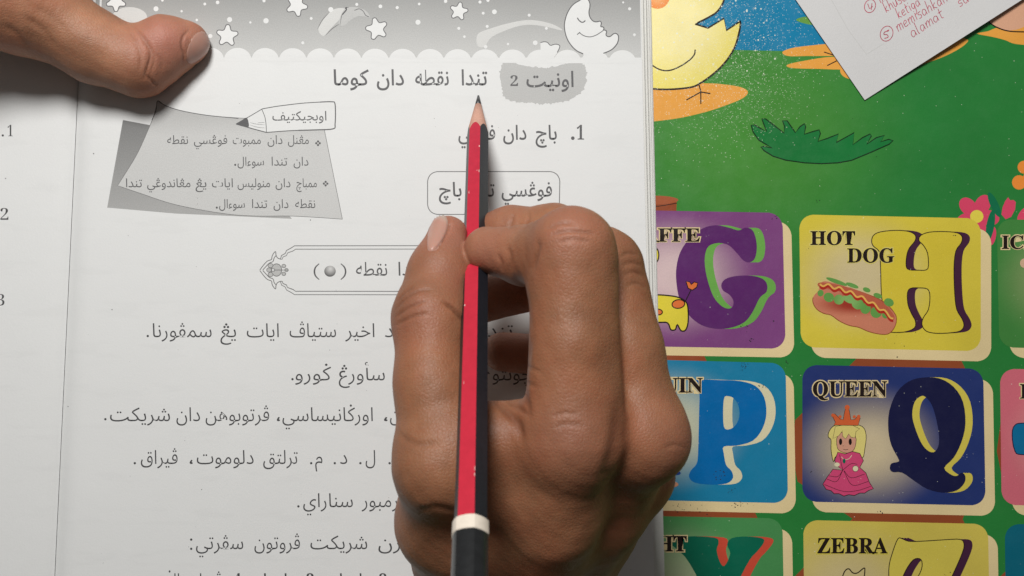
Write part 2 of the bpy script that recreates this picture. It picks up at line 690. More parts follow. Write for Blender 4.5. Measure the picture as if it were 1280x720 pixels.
def caption(cardo, rows, lvl=14, halo=True, glow=None):
    mb = MB(0.0)
    for t, x0, x1, y0, y1 in rows:
        if halo:
            latin(mb, t, x0, x1, y0, y1, glow or cream, lvl, 0.062, ref=0.012)
            latin(mb, t, x0, x1, y0, y1, glow or cream, lvl + 1, 0.040, ref=0.012)
        latin(mb, t, x0, x1, y0, y1, black, lvl + 2, 0.012)
    return mb.build('caption', cardo)


purple = board_print('letter_purple', A(88, 36, 100))
dpurple = board_print('letter_dark_purple', A(66, 32, 58))
navy = board_print('letter_navy', A(22, 24, 62))
lblue = board_print('letter_blue', A(0, 100, 164))
emer = board_print('letter_emerald', A(6, 98, 74))
lgreen = board_print('letter_light_green', A(104, 164, 74))
lyel = board_print('letter_yellow', A(206, 190, 80))
lhot = board_print('letter_hot_yellow', A(208, 188, 58))
lpale = board_print('letter_pale', A(212, 205, 170))
lred = board_print('letter_red', A(196, 74, 54))

# ---- giraffe card
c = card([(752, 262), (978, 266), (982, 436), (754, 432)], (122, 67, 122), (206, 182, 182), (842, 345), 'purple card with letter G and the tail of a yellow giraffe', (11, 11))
Gl = smooth([(300, 130), (250, 140), (200, 175), (160, 230), (143, 290), (142, 350), (155, 420), (190, 480), (240, 520), (300, 535), (360, 530), (410, 508), (440, 470),
             (462, 425), (475, 407), (495, 390), (497, 362), (480, 340), (440, 328), (380, 328), (335, 340), (318, 362), (325, 385), (350, 402), (365, 425), (362, 448), (345, 456),
             (318, 445), (288, 410), (266, 350), (254, 290), (255, 245), (266, 215), (290, 202), (320, 200), (350, 210), (380, 240), (405, 268), (430, 275), (450, 258), (457, 215),
             (450, 170), (435, 145), (410, 140), (385, 150), (350, 140)], 4, True)
big(c, [Z(Gl, 800, 240, 3.129)], purple, lgreen, 10.5, lvl=8)
caption(c, [('GIRAFFE', 752, 875, 285, 302)])
mb = MB(0.0)
gy = board_print('giraffe_yellow', A(214, 198, 60))
go = board_print('giraffe_orange', A(212, 110, 54))
gb = Z([(-60, 400), (60, 402), (110, 405), (150, 412), (180, 430), (188, 460), (188, 510), (178, 540), (160, 542), (146, 518), (138, 538), (120, 538), (108, 512), (70, 510), (-60, 512)], 800, 240, 3.129)
mb.poly(smooth(gb, 3, True), gy, 14)
mb.poly(ellipse(848, 380, 8, 5.4, -8), go, 15)
mb.poly(ellipse(823, 390, 5, 3.5, 5), go, 15)
mb.stroke(smooth(gb, 3, True), 1.7, black, 17, closed=True, sm=0)
mb.stroke(ellipse(848, 380, 8, 5.4, -8), 1.4, black, 17, closed=True, sm=0)
mb.stroke(ellipse(823, 390, 5, 3.5, 5), 1.4, black, 17, closed=True, sm=0)
mb.stroke([(857, 376), (864, 362)], 1.2, black, 16, sm=0)
tl = Z([(180, 350), (195, 352), (200, 362), (212, 352), (226, 356), (222, 372), (205, 384), (188, 376)], 800, 240, 3.129)
mb.poly(tl, go, 17)
mb.stroke(tl, 1.3, black, 18, closed=True, sm=0)
mb.poly(ellipse(818, 319, 5.5, 10), gy, 14)
mb.stroke(ellipse(818, 319, 5.5, 10), 1.5, black, 15, closed=True, sm=0)
mb.build('printed_picture', c)

# ---- hot dog card
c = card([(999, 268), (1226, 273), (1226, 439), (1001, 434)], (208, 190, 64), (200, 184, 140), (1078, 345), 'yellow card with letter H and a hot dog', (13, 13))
Hl = [(343, 193), (350, 170), (378, 156), (440, 150), (490, 155), (514, 170), (512, 192), (490, 220), (480, 250), (478, 290), (490, 304), (525, 306), (555, 305), (565, 290),
      (562, 240), (545, 208), (528, 190), (535, 170), (570, 157), (630, 155), (678, 160), (697, 176), (693, 200), (672, 232), (665, 300), (668, 400), (676, 460), (696, 495), (704, 522), (692, 542),
      (660, 550), (600, 553), (558, 545), (540, 520), (545, 492), (565, 460), (571, 410), (562, 380), (525, 375), (495, 377), (483, 395), (485, 440), (500, 478), (514, 505), (510, 532),
      (470, 548), (410, 548), (375, 535), (378, 500), (388, 450), (381, 400), (377, 270), (372, 232), (350, 212)]
big(c, [Z(smooth(Hl, 3, True), 980, 240, 3.13)], lhot, dpurple, 9.6, black, lvl=8)
caption(c, [('HOT', 1013, 1069, 288.5, 306), ('DOG', 1059, 1118, 310, 328)], glow=board_print('halo_yellow', A(212, 198, 110)))
mb = MB(0.0)
bun = board_print('bun', A(196, 122, 96), A(150, 50, 34), W(1070, 380), (0.014, 0.004), 0.2, 1.2)
hd = Z([(165, 240), (125, 285), (115, 340), (150, 405), (215, 445), (280, 460), (350, 510), (440, 552), (530, 570), (610, 605), (700, 628), (790, 630), (845, 580), (868, 510), (850, 440), (740, 330), (520, 240), (300, 170), (200, 160)], 1000, 330, 7.2)
mb.poly(smooth(hd, 3, True), bun, 16)
mb.stroke(smooth(hd, 3, True)[4:50], 0.9, brown, 17, sm=0)
let = board_print('lettuce', A(96, 150, 72), A(126, 170, 96), W(1060, 375), (0.006, 0.006))
for x, y, rx, ry in ((185, 262, 28, 30), (260, 300, 48, 42), (350, 320, 45, 45), (450, 315, 65, 38), (520, 360, 55, 48), (590, 400, 45, 50), (685, 435, 52, 50), (770, 460, 32, 30), (600, 232, 35, 20), (700, 285, 40, 22), (800, 345, 45, 36), (330, 158, 100, 18), (470, 192, 60, 18)):
    mb.poly(ellipse(1000 + x / 7.2, 330 + y / 7.2, rx / 7.2, ry / 7.2, 20), let, 18)
sau = board_print('sausage', A(180, 92, 66))
mb.poly(smooth(Z([(165, 200), (190, 165), (420, 205), (650, 290), (780, 380), (850, 470), (825, 505), (740, 430), (600, 330), (420, 262), (250, 225)], 1000, 330, 7.2), 3, True), sau, 19)


def wave(off, w, mat, lvl):
    P = []
    for i in range(60):
        t = i / 59
        x = 180 + 660 * t
        y = 180 + 120 * t + 190 * t ** 2.2 + off + 15 * math.sin(t * 2 * math.pi * 6.5)
        P.append((1000 + x / 7.2, 330 + y / 7.2))
    mb.stroke(P, w, mat, lvl, sm=0)


wave(20, 3.2, board_print('ketchup', A(168, 40, 30)), 20)
wave(0, 2.2, board_print('mustard', A(222, 172, 86)), 22)
mb.build('printed_picture', c)

# ---- ice card
c = card([(1246, 274), (1475, 278), (1475, 440), (1249, 434)], (64, 128, 60), (150, 160, 110), (1340, 350), 'green card with caption starting IC', (13, 13))
caption(c, [('ICE', 1252, 1297, 294, 311)])
mb = MB(0.0)
mb.poly(ellipse(1281, 329, 6, 6), board_print('cone_pink', A(205, 170, 140)), 14)
mb.build('printed_picture', c)

# ---- penguin card
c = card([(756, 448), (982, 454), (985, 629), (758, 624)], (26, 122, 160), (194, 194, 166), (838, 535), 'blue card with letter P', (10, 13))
Pl = [(172, 113), (184, 150), (183, 220), (180, 340), (175, 372), (158, 392), (152, 412), (170, 430), (220, 436), (268, 433), (288, 416), (284, 394), (267, 375), (260, 340), (260, 318),
      (300, 315), (350, 300), (380, 262), (392, 215), (385, 165), (358, 130), (310, 115), (250, 112)]
Ph = [(262, 165), (258, 200), (260, 256), (275, 265), (295, 253), (308, 225), (305, 190), (290, 168), (275, 162)]
big(c, [Z(smooth(Pl, 3, True), 800, 430, 2.481), Z(smooth(Ph, 3, True), 800, 430, 2.481)], lblue, lpale, 11.5, lvl=8)
caption(c, [('PENGUIN', 752, 878.5, 472, 490.5)])
mb = MB(0.0)
mb.poly(ellipse(842, 590, 9, 3.6, 12), board_print('wing_blue', A(20, 62, 130)), 14)
mb.poly(ellipse(838, 605.5, 10, 4, 0), board_print('foot_pink', A(196, 140, 110)), 14)
mb.build('printed_picture', c)

# ---- queen card
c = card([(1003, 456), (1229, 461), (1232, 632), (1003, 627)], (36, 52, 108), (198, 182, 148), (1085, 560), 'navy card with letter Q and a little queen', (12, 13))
Ql = [(445, 82), (400, 95), (362, 130), (338, 190), (335, 250), (345, 300), (366, 340), (368, 352), (345, 358), (340, 375), (350, 386), (380, 388), (420, 415), (460, 440), (510, 452), (555, 445),
      (580, 420), (582, 397), (570, 388), (555, 398), (537, 394), (515, 372), (545, 340), (570, 290), (583, 230), (575, 160), (545, 112), (500, 85)]
Qh = [(440, 142), (420, 160), (412, 200), (420, 240), (440, 290), (460, 315), (480, 322), (495, 305), (498, 270), (490, 220), (475, 170), (455, 145)]
big(c, [Z(smooth(Ql, 3, True), 980, 440, 2.57), Z(smooth(Qh, 3, True), 980, 440, 2.57)], navy, lyel, 9.0, lvl=8)
caption(c, [('QUEEN', 1016, 1109, 476, 495.5)])
mb = MB(0.0)
Zq = lambda p: Z(p, 980, 530, 6.546)
hair = board_print('queen_hair', A(216, 202, 120))
skinp = board_print('queen_skin', A(204, 150, 126))
dress = board_print('queen_dress', A(200, 70, 112))
crown = board_print('queen_crown', A(206, 96, 52))
h1 = Zq([(420, 10), (372, 55), (362, 105), (385, 130), (385, 210), (405, 310), (430, 260), (560, 250), (640, 280), (662, 200), (672, 90), (640, 20), (540, 0)])
mb.poly(smooth(h1, 3, True), hair, 14); mb.stroke(smooth(h1, 3, True), 0.8, black, 15, closed=True, sm=0)
fa = Zq([(438, 100), (432, 170), (450, 215), (510, 238), (560, 222), (584, 180), (584, 100), (500, 60)])
mb.poly(smooth(fa, 3, True), skinp, 15); mb.stroke(smooth(fa, 3, True), 0.6, black, 16, closed=True, sm=0)
fr = Zq([(420, 20), (400, 120), (450, 95), (478, 55), (480, 100), (505, 122), (530, 80), (548, 108), (580, 112), (590, 60), (620, 40), (540, 0)])
mb.poly(fr, hair, 17); mb.stroke(fr, 0.5, black, 18, closed=True, sm=0)
for x in (463, 542):
    mb.poly([Zq([q])[0] for q in ellipse(x, 145, 13, 27)], black, 17)
mb.stroke(Zq([(480, 180), (488, 178)]), 0.5, black, 17, sm=0)
mb.stroke(Zq([(485, 207), (505, 212), (525, 207)]), 0.6, black, 17, sm=0)
dr = Zq([(440, 230), (415, 300), (440, 345), (480, 378), (400, 370), (350, 440), (318, 492), (345, 535), (385, 545), (410, 570), (450, 570), (490, 590), (530, 578), (575, 585), (620, 565), (660, 565), (690, 545), (732, 530),
          (700, 480), (670, 400), (620, 355), (650, 300), (620, 240), (560, 225), (500, 245)])
mb.poly(dr, dress, 16); mb.stroke(dr, 0.8, black, 18, closed=True, sm=0)
for q in ([(480, 380), (440, 430), (370, 425)], [(480, 380), (430, 470), (350, 450)], [(490, 380), (550, 440), (660, 410)], [(490, 385), (560, 500), (690, 470)], [(330, 495), (480, 550), (600, 545), (710, 510)], [(480, 378), (550, 325), (600, 330)], [(455, 250), (470, 330), (482, 378)]):
    mb.stroke(Zq(q), 0.6, black, 18)
mb.poly([Zq([q])[0] for q in ellipse(434, 332, 22, 17)], lpale, 19)
mb.poly([Zq([q])[0] for q in ellipse(585, 365, 24, 24)], lpale, 19)
mb.stroke([Zq([q])[0] for q in ellipse(585, 365, 24, 24)], 0.5, black, 20, closed=True, sm=0)
mb.stroke(Zq([(470, 268), (492, 290), (530, 285), (555, 255)]), 0.7, lpale, 19)
mb.poly([Zq([q])[0] for q in ellipse(492, 303, 12, 20)], emer, 20)
cr = Z([(160, 235), (165, 225), (155, 205), (163, 198), (180, 215), (190, 218), (195, 190), (203, 170), (210, 190), (215, 218), (228, 216), (238, 204), (245, 212), (238, 236)], 980, 440, 2.57)
mb.poly(cr, crown, 18); mb.stroke(cr, 0.6, black, 19, closed=True, sm=0)
for q in ((203, 178, 8), (157, 203, 5.5), (180, 208, 5), (226, 208, 5), (240, 207, 5.5)):
    mb.poly([Z([p], 980, 440, 2.57)[0] for p in ellipse(q[0], q[1], q[2], q[2])], crown, 20)
mb.build('printed_picture', c)

# ---- pink card at the frame
c = card([(1250, 461), (1478, 464), (1480, 636), (1252, 631)], (204, 104, 118), (214, 160, 150), (1350, 550), 'pink card with part of a blue letter', (13, 13))
mb = MB(0.0)
mb.poly(smooth(Z([(733, 265), (742, 235), (775, 228), (900, 228), (900, 330), (770, 330), (742, 318)], 980, 440, 2.57), 3, True), board_print('letter_teal', A(10, 106, 150)), 10)
mb.stroke(smooth(Z([(733, 265), (742, 235), (775, 228), (900, 228), (900, 330), (770, 330), (742, 318)], 980, 440, 2.57), 3, True), 1.2, navy, 12, closed=True, sm=0)
mb.build('big_letter', c)
caption(c, [('R', 1275, 1294, 480, 498)])

# ---- yacht card
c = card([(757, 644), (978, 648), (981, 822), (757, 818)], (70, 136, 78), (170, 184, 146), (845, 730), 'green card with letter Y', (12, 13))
Yl = [(90, 612), (140, 597), (230, 600), (244, 615), (238, 640), (248, 676), (262, 688), (280, 650), (270, 622), (285, 602), (330, 597), (378, 602), (384, 616), (362, 645), (340, 670), (305, 740), (298, 800), (310, 860), (180, 860), (192, 800), (185, 740), (140, 660)]
big(c, [Z(smooth(Yl, 3, True), 800, 430, 2.481)], emer, lred, 11.5, lvl=8)
caption(c, [('YACHT', 766, 858.5, 669.5, 689)])

# ---- zebra card
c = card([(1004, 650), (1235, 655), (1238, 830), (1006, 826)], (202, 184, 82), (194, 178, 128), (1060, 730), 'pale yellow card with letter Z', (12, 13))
Zl = [(366, 600), (350, 640), (338, 685), (338, 730), (352, 752), (372, 742), (392, 700), (415, 668), (436, 664), (444, 680), (436, 712), (395, 780), (350, 870), (560, 870), (500, 800), (540, 720), (573, 645), (578, 615), (565, 602), (520, 603), (440, 608), (400, 608), (380, 600)]
big(c, [Z(smooth(Zl, 3, True), 980, 440, 2.57)], lyel, dpurple, 10.5, black, lvl=8)
caption(c, [('ZEBRA', 1021.5, 1109.5, 672, 691.5)], halo=True, glow=lyel)
mb = MB(0.0)
mb.stroke([(1052, 724), (1056, 714), (1061, 711), (1066, 716), (1072, 716), (1080, 710), (1081, 714), (1080, 724)], 1.4, black, 14)
mb.build('printed_picture', c)

# ---- teal card at the corner
card([(1256, 655), (1480, 658), (1482, 830), (1258, 826)], (10, 96, 116), (20, 120, 140), (1380, 740), 'teal card at the corner of the view', (13, 13))

# worn specks in the print
mb = MB(0.0)
rng = random.Random(8)
for cx, cy, sp, nn in ((932, 408, 8, 10), (938, 425, 4, 5), (969, 272, 4, 5), (966, 402, 3, 2), (930, 460, 8, 14), (955, 484, 6, 7), (902, 594, 10, 12), (915, 612, 10, 10), (850, 634, 18, 14), (925, 632, 14, 14),
                      (983, 452, 3, 5), (1102, 641, 6, 5), (1020, 250, 6, 3), (1008, 310, 3, 2), (1192, 294, 2, 2), (1012, 590, 3, 2), (1180, 720, 10, 4), (880, 640, 18, 10), (1050, 180, 60, 6), (1130, 430, 60, 5)):
    for i in range(nn):
        x, y = cx + rng.gauss(0, sp / 2), cy + rng.gauss(0, sp / 3)
        r_ = rng.uniform(0.25, 0.9)
        mb.poly([(x + r_ * rng.uniform(0.5, 1.4) * math.cos(t), y + r_ * rng.uniform(0.4, 1.1) * math.sin(t)) for t in np.linspace(0, 6.28, 7)[:-1]],
                board_print('wear_speck', A(48, 46, 52)), 24)
mb.build('print_wear', board)
# ------------------------------------------------------------------ the open book
book = thing('book', 'open textbook with grey night-sky page of Jawi text, lying on the green alphabet board', 'book', W(440, 360, 0))
paper = paper_print('bare_paper', (0.752, 0.762, 0.755), 0.6, 0.018, ghost=0.022)
edgep = paper_print('paper_edge', (0.73, 0.725, 0.69), 0.7, 0.05)
ink = paper_print('ink_black', (0.075, 0.075, 0.078), 0.5, 0.10, 0.1)
ink2 = paper_print('ink_soft', (0.11, 0.11, 0.113), 0.5, 0.10, 0.1)
greyp = paper_print('ink_grey', (0.49, 0.495, 0.485), 0.55, 0.03, 0.05)
lineg = paper_print('ink_line', (0.16, 0.16, 0.16), 0.55, 0.05, 0.05)


def gut(y):
    return 103 - 0.0475 * y


def redge(y):
    return 801.0 + 0.0205 * y + 4e-6 * y * y


def oedge(y):
    return redge(y) + 12.4


def zpage(x, y):
    d = x - gut(y)
    if d >= 0:
        return PZ - 0.0030 * math.exp(-(d / 8.0) ** 1.3)
    return PZ - 0.0004 - 0.0026 * math.exp(-(-d / 14.0))


Y0, Y1 = -70, 920
mb = MB(zpage)
mb.grid(lambda y: gut(y), lambda y: redge(y), Y0, Y1, 90, 30, paper)
page = mb.build('page', book, 'page with a grey night-sky banner, an objectives box and lines of Jawi text', True)
mb = MB(zpage)
mb.grid(lambda y: gut(y) - 760, lambda y: gut(y) - 0.6, Y0, Y1, 160, 30, paper)
lpage = mb.build('page', book, 'facing page showing only the numbers of its list', True)


def sheet_stack(name, xa, xb, zs, label=None):
    mb = MB(0.0)
    for i, (z0, z1, e) in enumerate(zs):
        mi = mb.m(edgep)
        ring = []
        for j in range(25):
            y = Y0 + (Y1 - Y0) * j / 24
            ring.append((xa(y, i), xb(y, i) + 0.5 * math.sin(j * 1.7 + i * 2.1) * (0.35 if i else 0), y))
        def P(x, y, z):
            p = W(x, y, z); mb.v.append(tuple(p)); return len(mb.v) - 1
        t = [(P(a, y, z1), P(b, y, z1)) for a, b, y in ring]
        kz = [(P(640 + (a - 640) * kk(z1) / kk(z0), 360 + (y - 360) * kk(z1) / kk(z0), z0), P(640 + (b - 640) * kk(z1) / kk(z0), 360 + (y - 360) * kk(z1) / kk(z0), z0)) for a, b, y in ring]
        for j in range(24):
            mb.f += [(t[j][0], t[j + 1][0], t[j + 1][1], t[j][1]), (kz[j][0], kz[j][1], kz[j + 1][1], kz[j + 1][0]),
                     (t[j][1], t[j + 1][1], kz[j + 1][1], kz[j][1]), (t[j][0], kz[j][0], kz[j + 1][0], t[j + 1][0])]
            mb.mi += [mi] * 4
        mb.f += [(t[0][0], t[0][1], kz[0][1], kz[0][0]), (t[24][0], kz[24][0], kz[24][1], t[24][1])]
        mb.mi += [mi] * 2
    return mb.build(name, book, label)


offs = [2.6, 3.0, 6.2, 6.6, 9.6, 11.6, 12.4]
zs = [9.85, 8.6, 7.2, 5.8, 4.3, 2.9, 1.5, 0.45]
sheet_stack('page_block', lambda y, i: gut(y) + 62 + 3 * i, lambda y, i: redge(y) + offs[i], [(zs[i + 1] * 1e-3 + 3e-4, zs[i] * 1e-3 - 2e-4, 0) for i in range(7)])
sheet_stack('page_block', lambda y, i: gut(y) - 758, lambda y, i: gut(y) - 45 + i * 4, [(zs[i + 1] * 1e-3 + 5e-5, zs[i] * 1e-3 - 6e-4, 0) for i in range(6)])
cv = MB(0.0)
sheet_stack('cover', lambda y, i: gut(y) - 764, lambda y, i: oedge(y) + 0.6, [(0.00005, 0.00040, 0)])

# --- night-sky banner
def yb(px):
    return W(0, px, PZ).y
banner = paper_print('banner_grey', None, 0.55, 0.03, 0.06, (yb(66), yb(-40), (0.54, 0.546, 0.535), (0.205, 0.208, 0.203)))
mb = MB(zpage)
mb.grid(lambda y: gut(y) + 2, lambda y: redge(y) - 1.0, -69, 72, 90, 10, banner, 1)
cl = paper_print('bare_paper', None)
cx = 74.0
while cx < 795:
    mb.poly([(min(x, redge(y) - 1), y + 0.006 * (cx - 280)) for x, y in [(cx + 17 + 17.2 * math.cos(a), 75 - 15.2 * math.sin(a)) for a in np.linspace(-0.1, math.pi + 0.1, 20)]], cl, 2)
    cx += 34.35
mb.poly([(gut(70) + 3, 69), (300, 69), (500, 70), (redge(70) - 0.5, 72), (redge(90) - 0.5, 74), (500, 73), (gut(90) + 3, 72.5)], cl, 3)
for x, y, r_ in ((162, 22, 22), (150, 30, 18), (185, 32, 14)):
    mb.poly(ellipse(x, y, r_, r_ * 0.6), paper_print('cloud_tint', (0.62, 0.625, 0.61)), 2)
sky = mb.build('sky_banner', page)
mb = MB(zpage)
sw = paper_print('swoosh', (0.62, 0.625, 0.61), 0.55, 0.03, 0.03)
mb.poly(smooth([(597, 57), (597, 43), (612, 36), (640, 28), (665, 25), (690, 30), (703, 38), (680, 33), (660, 31), (640, 35), (615, 46), (606, 58)], 4, True), sw, 2)
mb.poly(smooth([(398, 34), (412, 15), (425, 10), (433, 14), (415, 34), (404, 45)], 4, True), sw, 2)
for x, y, r_ in ((113, 5, 2.8), (203, 0.5, 1.6), (195, 11, 3.2), (256, 5, 1.8), (272, 3, 2.3), (287, 24.5, 3.2), (313, 28, 1.5), (332.5, 26, 3.4), (227, 14, 1.5), (263, 45, 2.6), (246, 25, 1.6), (330, 1, 2),
                 (389, 23, 1.8), (378.5, 53.5, 1.9), (413.5, 12, 3.2), (446, 5.5, 1.9), (475.5, 8, 2.4), (496.5, 9.5, 2), (522.5, 27.8, 3.2), (524, 5, 1.7), (557, 1.5, 2.2), (600, 2.5, 2), (610, 0.5, 2),
                 (618, 14.8, 3), (604, 16.5, 1.8), (661.5, 19, 1.9), (573.5, 35.5, 1.9), (609, 33, 1.9), (580.5, 45.8, 1.6), (635, 55, 1.5), (669, 53.5, 3), (683, 35.5, 1.8), (607, 58.5, 2.2), (787, 11, 2), (793, 43.5, 1.8), (779, 3, 1.3)):
    mb.poly(ellipse(x, y, r_, r_, 0, 12), cl, 3)
mb.build('printed_dot', page)


def star(x, y, r, rot):
    mb = MB(zpage)
    P = []
    for i in range(10):
        a = math.radians(rot + i * 36)
        rr = r if i % 2 == 0 else r * 0.62
        if i % 2 == 0:
            for da in (-9, 9):
                P.append((x + rr * math.cos(a + math.radians(da)), y + rr * math.sin(a + math.radians(da))))
        else:
            P.append((x + rr * math.cos(a), y + rr * math.sin(a)))
    P = smooth(P, 4, True)
    mb.poly(P, cl, 4)
    mb.stroke(P, 1.1, ink2, 5, closed=True, sm=0)
    mb.build('printed_star', page)


star(371, 7, 13, 80); star(284, 44.5, 13.2, 58); star(471, 36, 13.4, 40); star(573.5, 14, 11, 65); star(145, 2, 12, 90)
mb = MB(zpage)
sp = smooth(Z([(-40, 480), (0, 470), (40, 478), (72, 510), (120, 498), (160, 502), (178, 525), (150, 590)], 680, 0, 9), 4)
mb.poly(sp + [(690, 75), (676, 75)], cl, 4)
mb.stroke(sp, 1.0, ink2, 5, sm=0)
mb.build('printed_star', page)
# moon
mb = MB(zpage)
ml = Z([(440, 605), (370, 572), (310, 515), (262, 440), (235, 350), (230, 270), (250, 180), (285, 105), (335, 45), (400, 5), (440, -25), (480, -35), (500, 0), (515, 35), (516, 80), (506, 130), (512, 180), (535, 220), (565, 243), (600, 245), (630, 238), (645, 258), (638, 298), (660, 302),
        (675, 318), (670, 335), (695, 342), (705, 360), (697, 390), (715, 410), (745, 410), (780, 382), (810, 376), (835, 400), (838, 440), (820, 495), (770, 552), (715, 582), (668, 600)], 680, 0, 9)
mb.poly(ml + [(750, 76), (732, 76)], cl, 5)
mb.stroke(ml, 1.25, ink2, 6, sm=3)
mb.stroke(Z([(375, 200), (395, 230), (425, 250), (450, 245), (465, 230)], 680, 0, 9), 1.4, ink2, 6)
mb.stroke(Z([(400, 370), (450, 402), (515, 415), (580, 398), (640, 362), (675, 335)], 680, 0, 9), 1.0, ink2, 6)
mb.stroke(Z([(372, 390), (405, 362), (408, 375)], 680, 0, 9), 1.1, ink2, 6, sm=0)
mb.build('printed_moon', page)
# little tear in the banner
mb = MB(zpage)
mb.poly(smooth([(423, 30), (427, 17), (433, 10), (446, 9), (458, 14), (462, 22), (450, 20), (440, 24), (430, 32)], 3, True), greyp, 6)
mb.stroke([(425, 31), (427, 20), (429, 17), (433, 12), (432, 10), (436, 9)], [0.4] * 3 + [0.7] * 5 + [1.6] * 15 + [0.5] * 10, ink, 7)
mb.stroke([(443, 13), (449, 11), (454, 14), (457, 19), (461, 21)], 0.9, ink2, 7)
mb.stroke([(397, 36), (403, 25), (412, 15)], 0.8, lineg, 7, taper=True)
mb.stroke([(407, 44), (415, 36), (424, 30)], 0.8, lineg, 7, taper=True)
mb.build('page_tear', page)

# --- unit badge and heading
mb = MB(zpage)
rng = random.Random(5)
bd = smooth(Z([(430, 330), (455, 300), (500, 318), (560, 332), (620, 340), (690, 335), (750, 318), (810, 312), (845, 335), (850, 380), (838, 440), (800, 480), (740, 505), (640, 517), (560, 512), (490, 505), (440, 480), (432, 430), (420, 380)], 520, 0, 4), 24, True)
bq = []
for i, (x, y) in enumerate(bd):
    if bq and math.hypot(x - bq[-1][2], y - bq[-1][3]) < 1.5:
        continue
    nx_, ny_ = (x - 679) / 55, (y - 102) / 26
    l_ = math.hypot(nx_, ny_)
    o_ = rng.choice((-0.5, 0.0, 0.3, 0.9, 1.9)) * rng.uniform(0.6, 1.1)
    bq.append((x + nx_ / l_ * o_, y + ny_ / l_ * o_, x, y))
bd = [(p[0], p[1]) for p in bq[:-1]]
mb.poly(bd, greyp, 2)
jawi(mb, 'اونيت', 658, 717, 108.5, 27.5, ink2, 4, 0.012)
latin(mb, '2', 638, 647.5, 94, 107.5, ink2, 4, 0.0)
mb.build('unit_badge', page)
mb = MB(zpage)
for w, a, b in (('تندا', 577, 609), ('نقطه', 519, 561), ('دان', 471, 505), ('كوما', 417, 461)):
    jawi(mb, w, a, b, 106.5, 27.5, ink2, 2, 0.012)
mb.build('printed_heading', page)
mb = MB(zpage)
latin(mb, '1', 721, 730, 156, 174.5, ink2, 2)
dot(mb, 716, 172.7, 2.3, ink2)
for w, a, b in (('باچ', 669.5, 696), ('دان', 629, 658), ('فهمي', 573, 619)):
    jawi(mb, w, a, b, 174.5, 25.5, ink2, 2, 0.010)
mb.build('printed_question', page)

# --- objectives box
mb = MB(zpage)
dg = paper_print('box_shadow_grey', None, 0.55, 0.03, 0.07, (yb(262), yb(150), (0.40, 0.402, 0.395), (0.20, 0.202, 0.20)))
lg = paper_print('box_sheet_grey', None, 0.55, 0.03, 0.05, (yb(170), yb(130), (0.58, 0.585, 0.575), (0.42, 0.423, 0.415)))
mb.poly([(153.7, 150), (188, 156.5), (300, 200), (365, 273.5), (290, 270), (220, 267), (134, 259.5)], dg, 1)
sh = smooth([(197, 126), (205, 131), (225, 138), (258, 144), (300, 147.5), (345, 149), (405, 151)], 5) + [(406, 165), (428, 274)] + \
    smooth([(428, 274), (400, 272), (362, 270), (320, 270), (280, 267), (220, 256), (175, 241.5), (147, 232)], 5) + smooth([(147, 232), (170, 195), (184, 165), (192, 145), (197, 126)], 5)[1:-1]
mb.poly(sh, lg, 3)
mb.stroke(sh, 0.6, lineg, 4, closed=True, sm=0)
mb.stroke(smooth([(190, 150), (195, 138), (197, 126), (206, 131.5), (225, 138), (258, 144), (298, 148)], 4), 0.9, ink2, 5, sm=0)
obox = mb.build('objectives_box', page)
mb = MB(zpage)
for base, words in ((180, (('مڠنل', 360, 386), ('دان', 334.5, 353), ('ممبوت', 291, 326), ('فوڠسي', 242.5, 284), ('نقطه', 209, 235))),
                    (207, (('دان', 367, 385.5), ('تندا', 339.5, 359), ('سوءال', 297, 330))),
                    (234, (('ممباچ', 370.5, 396), ('دان', 344.5, 363), ('منوليس', 297, 337.5), ('ايات', 265, 291), ('يڠ', 244.5, 258), ('مڠاندوڠي', 184, 238), ('تندا', 157.5, 177.5))),
                    (260, (('نقطه', 369, 394), ('دان', 342, 360.5), ('تندا', 315, 334), ('سوءال', 274, 306)))):
    for w, a, b in words:
        jawi(mb, w, a, b, base, 15.5, ink2, 6, 0.0)
dot(mb, 294, 206, 1.3, ink2, 6); dot(mb, 271, 259.5, 1.3, ink2, 6)
for x, y in ((397.5, 179), (407, 229.5)):
    for dx, dy in ((0, -2.2), (0, 2.2), (-2.2, 0), (2.2, 0)):
        dot(mb, x + dx, y + dy, 1.35, ink2, 6)
mb.build('objectives_text', page)
mb = MB(zpage)
pl = smooth([(345, 133), (375, 129.3), (400, 127.6), (415, 127.2), (418.5, 129), (419.3, 140), (418.8, 155), (416.5, 161), (395, 162.3), (365, 163.2), (333, 165.5)], 4)
mb.poly([(295, 155), (328, 136)] + pl + [(312, 159.5)], cl, 7)
mb.poly(smooth([(295, 155), (302, 150.5), (308, 147), (310.5, 152), (310.5, 159), (302, 157)], 3, True), ink2, 8)
mb.stroke([(295, 155), (311, 146), (328, 136)], 0.9, ink2, 9)
mb.stroke([(328, 136)] + pl, 1.0, ink2, 9, sm=0)
mb.stroke(smooth(pl[8:36], 1), 1.3, ink2, 9, sm=0)
mb.stroke([(333, 165.5), (318, 161.5), (295, 155)], 1.1, ink2, 9)
mb.stroke([(327, 136), (331, 146), (332.5, 155), (333, 165)], 0.8, ink2, 9)
for q in ([(312, 153), (320, 155), (331, 156)], [(312, 156), (322, 159), (332, 160)], [(322, 153.5), (331, 153)]):
    mb.stroke(q, 0.45, lineg, 9, taper=True)
jawi(mb, 'اوبجيكتيف', 340.5, 408, 150.5, 16.5, ink2, 9, 0.004)
mb.build('pencil_label', page)

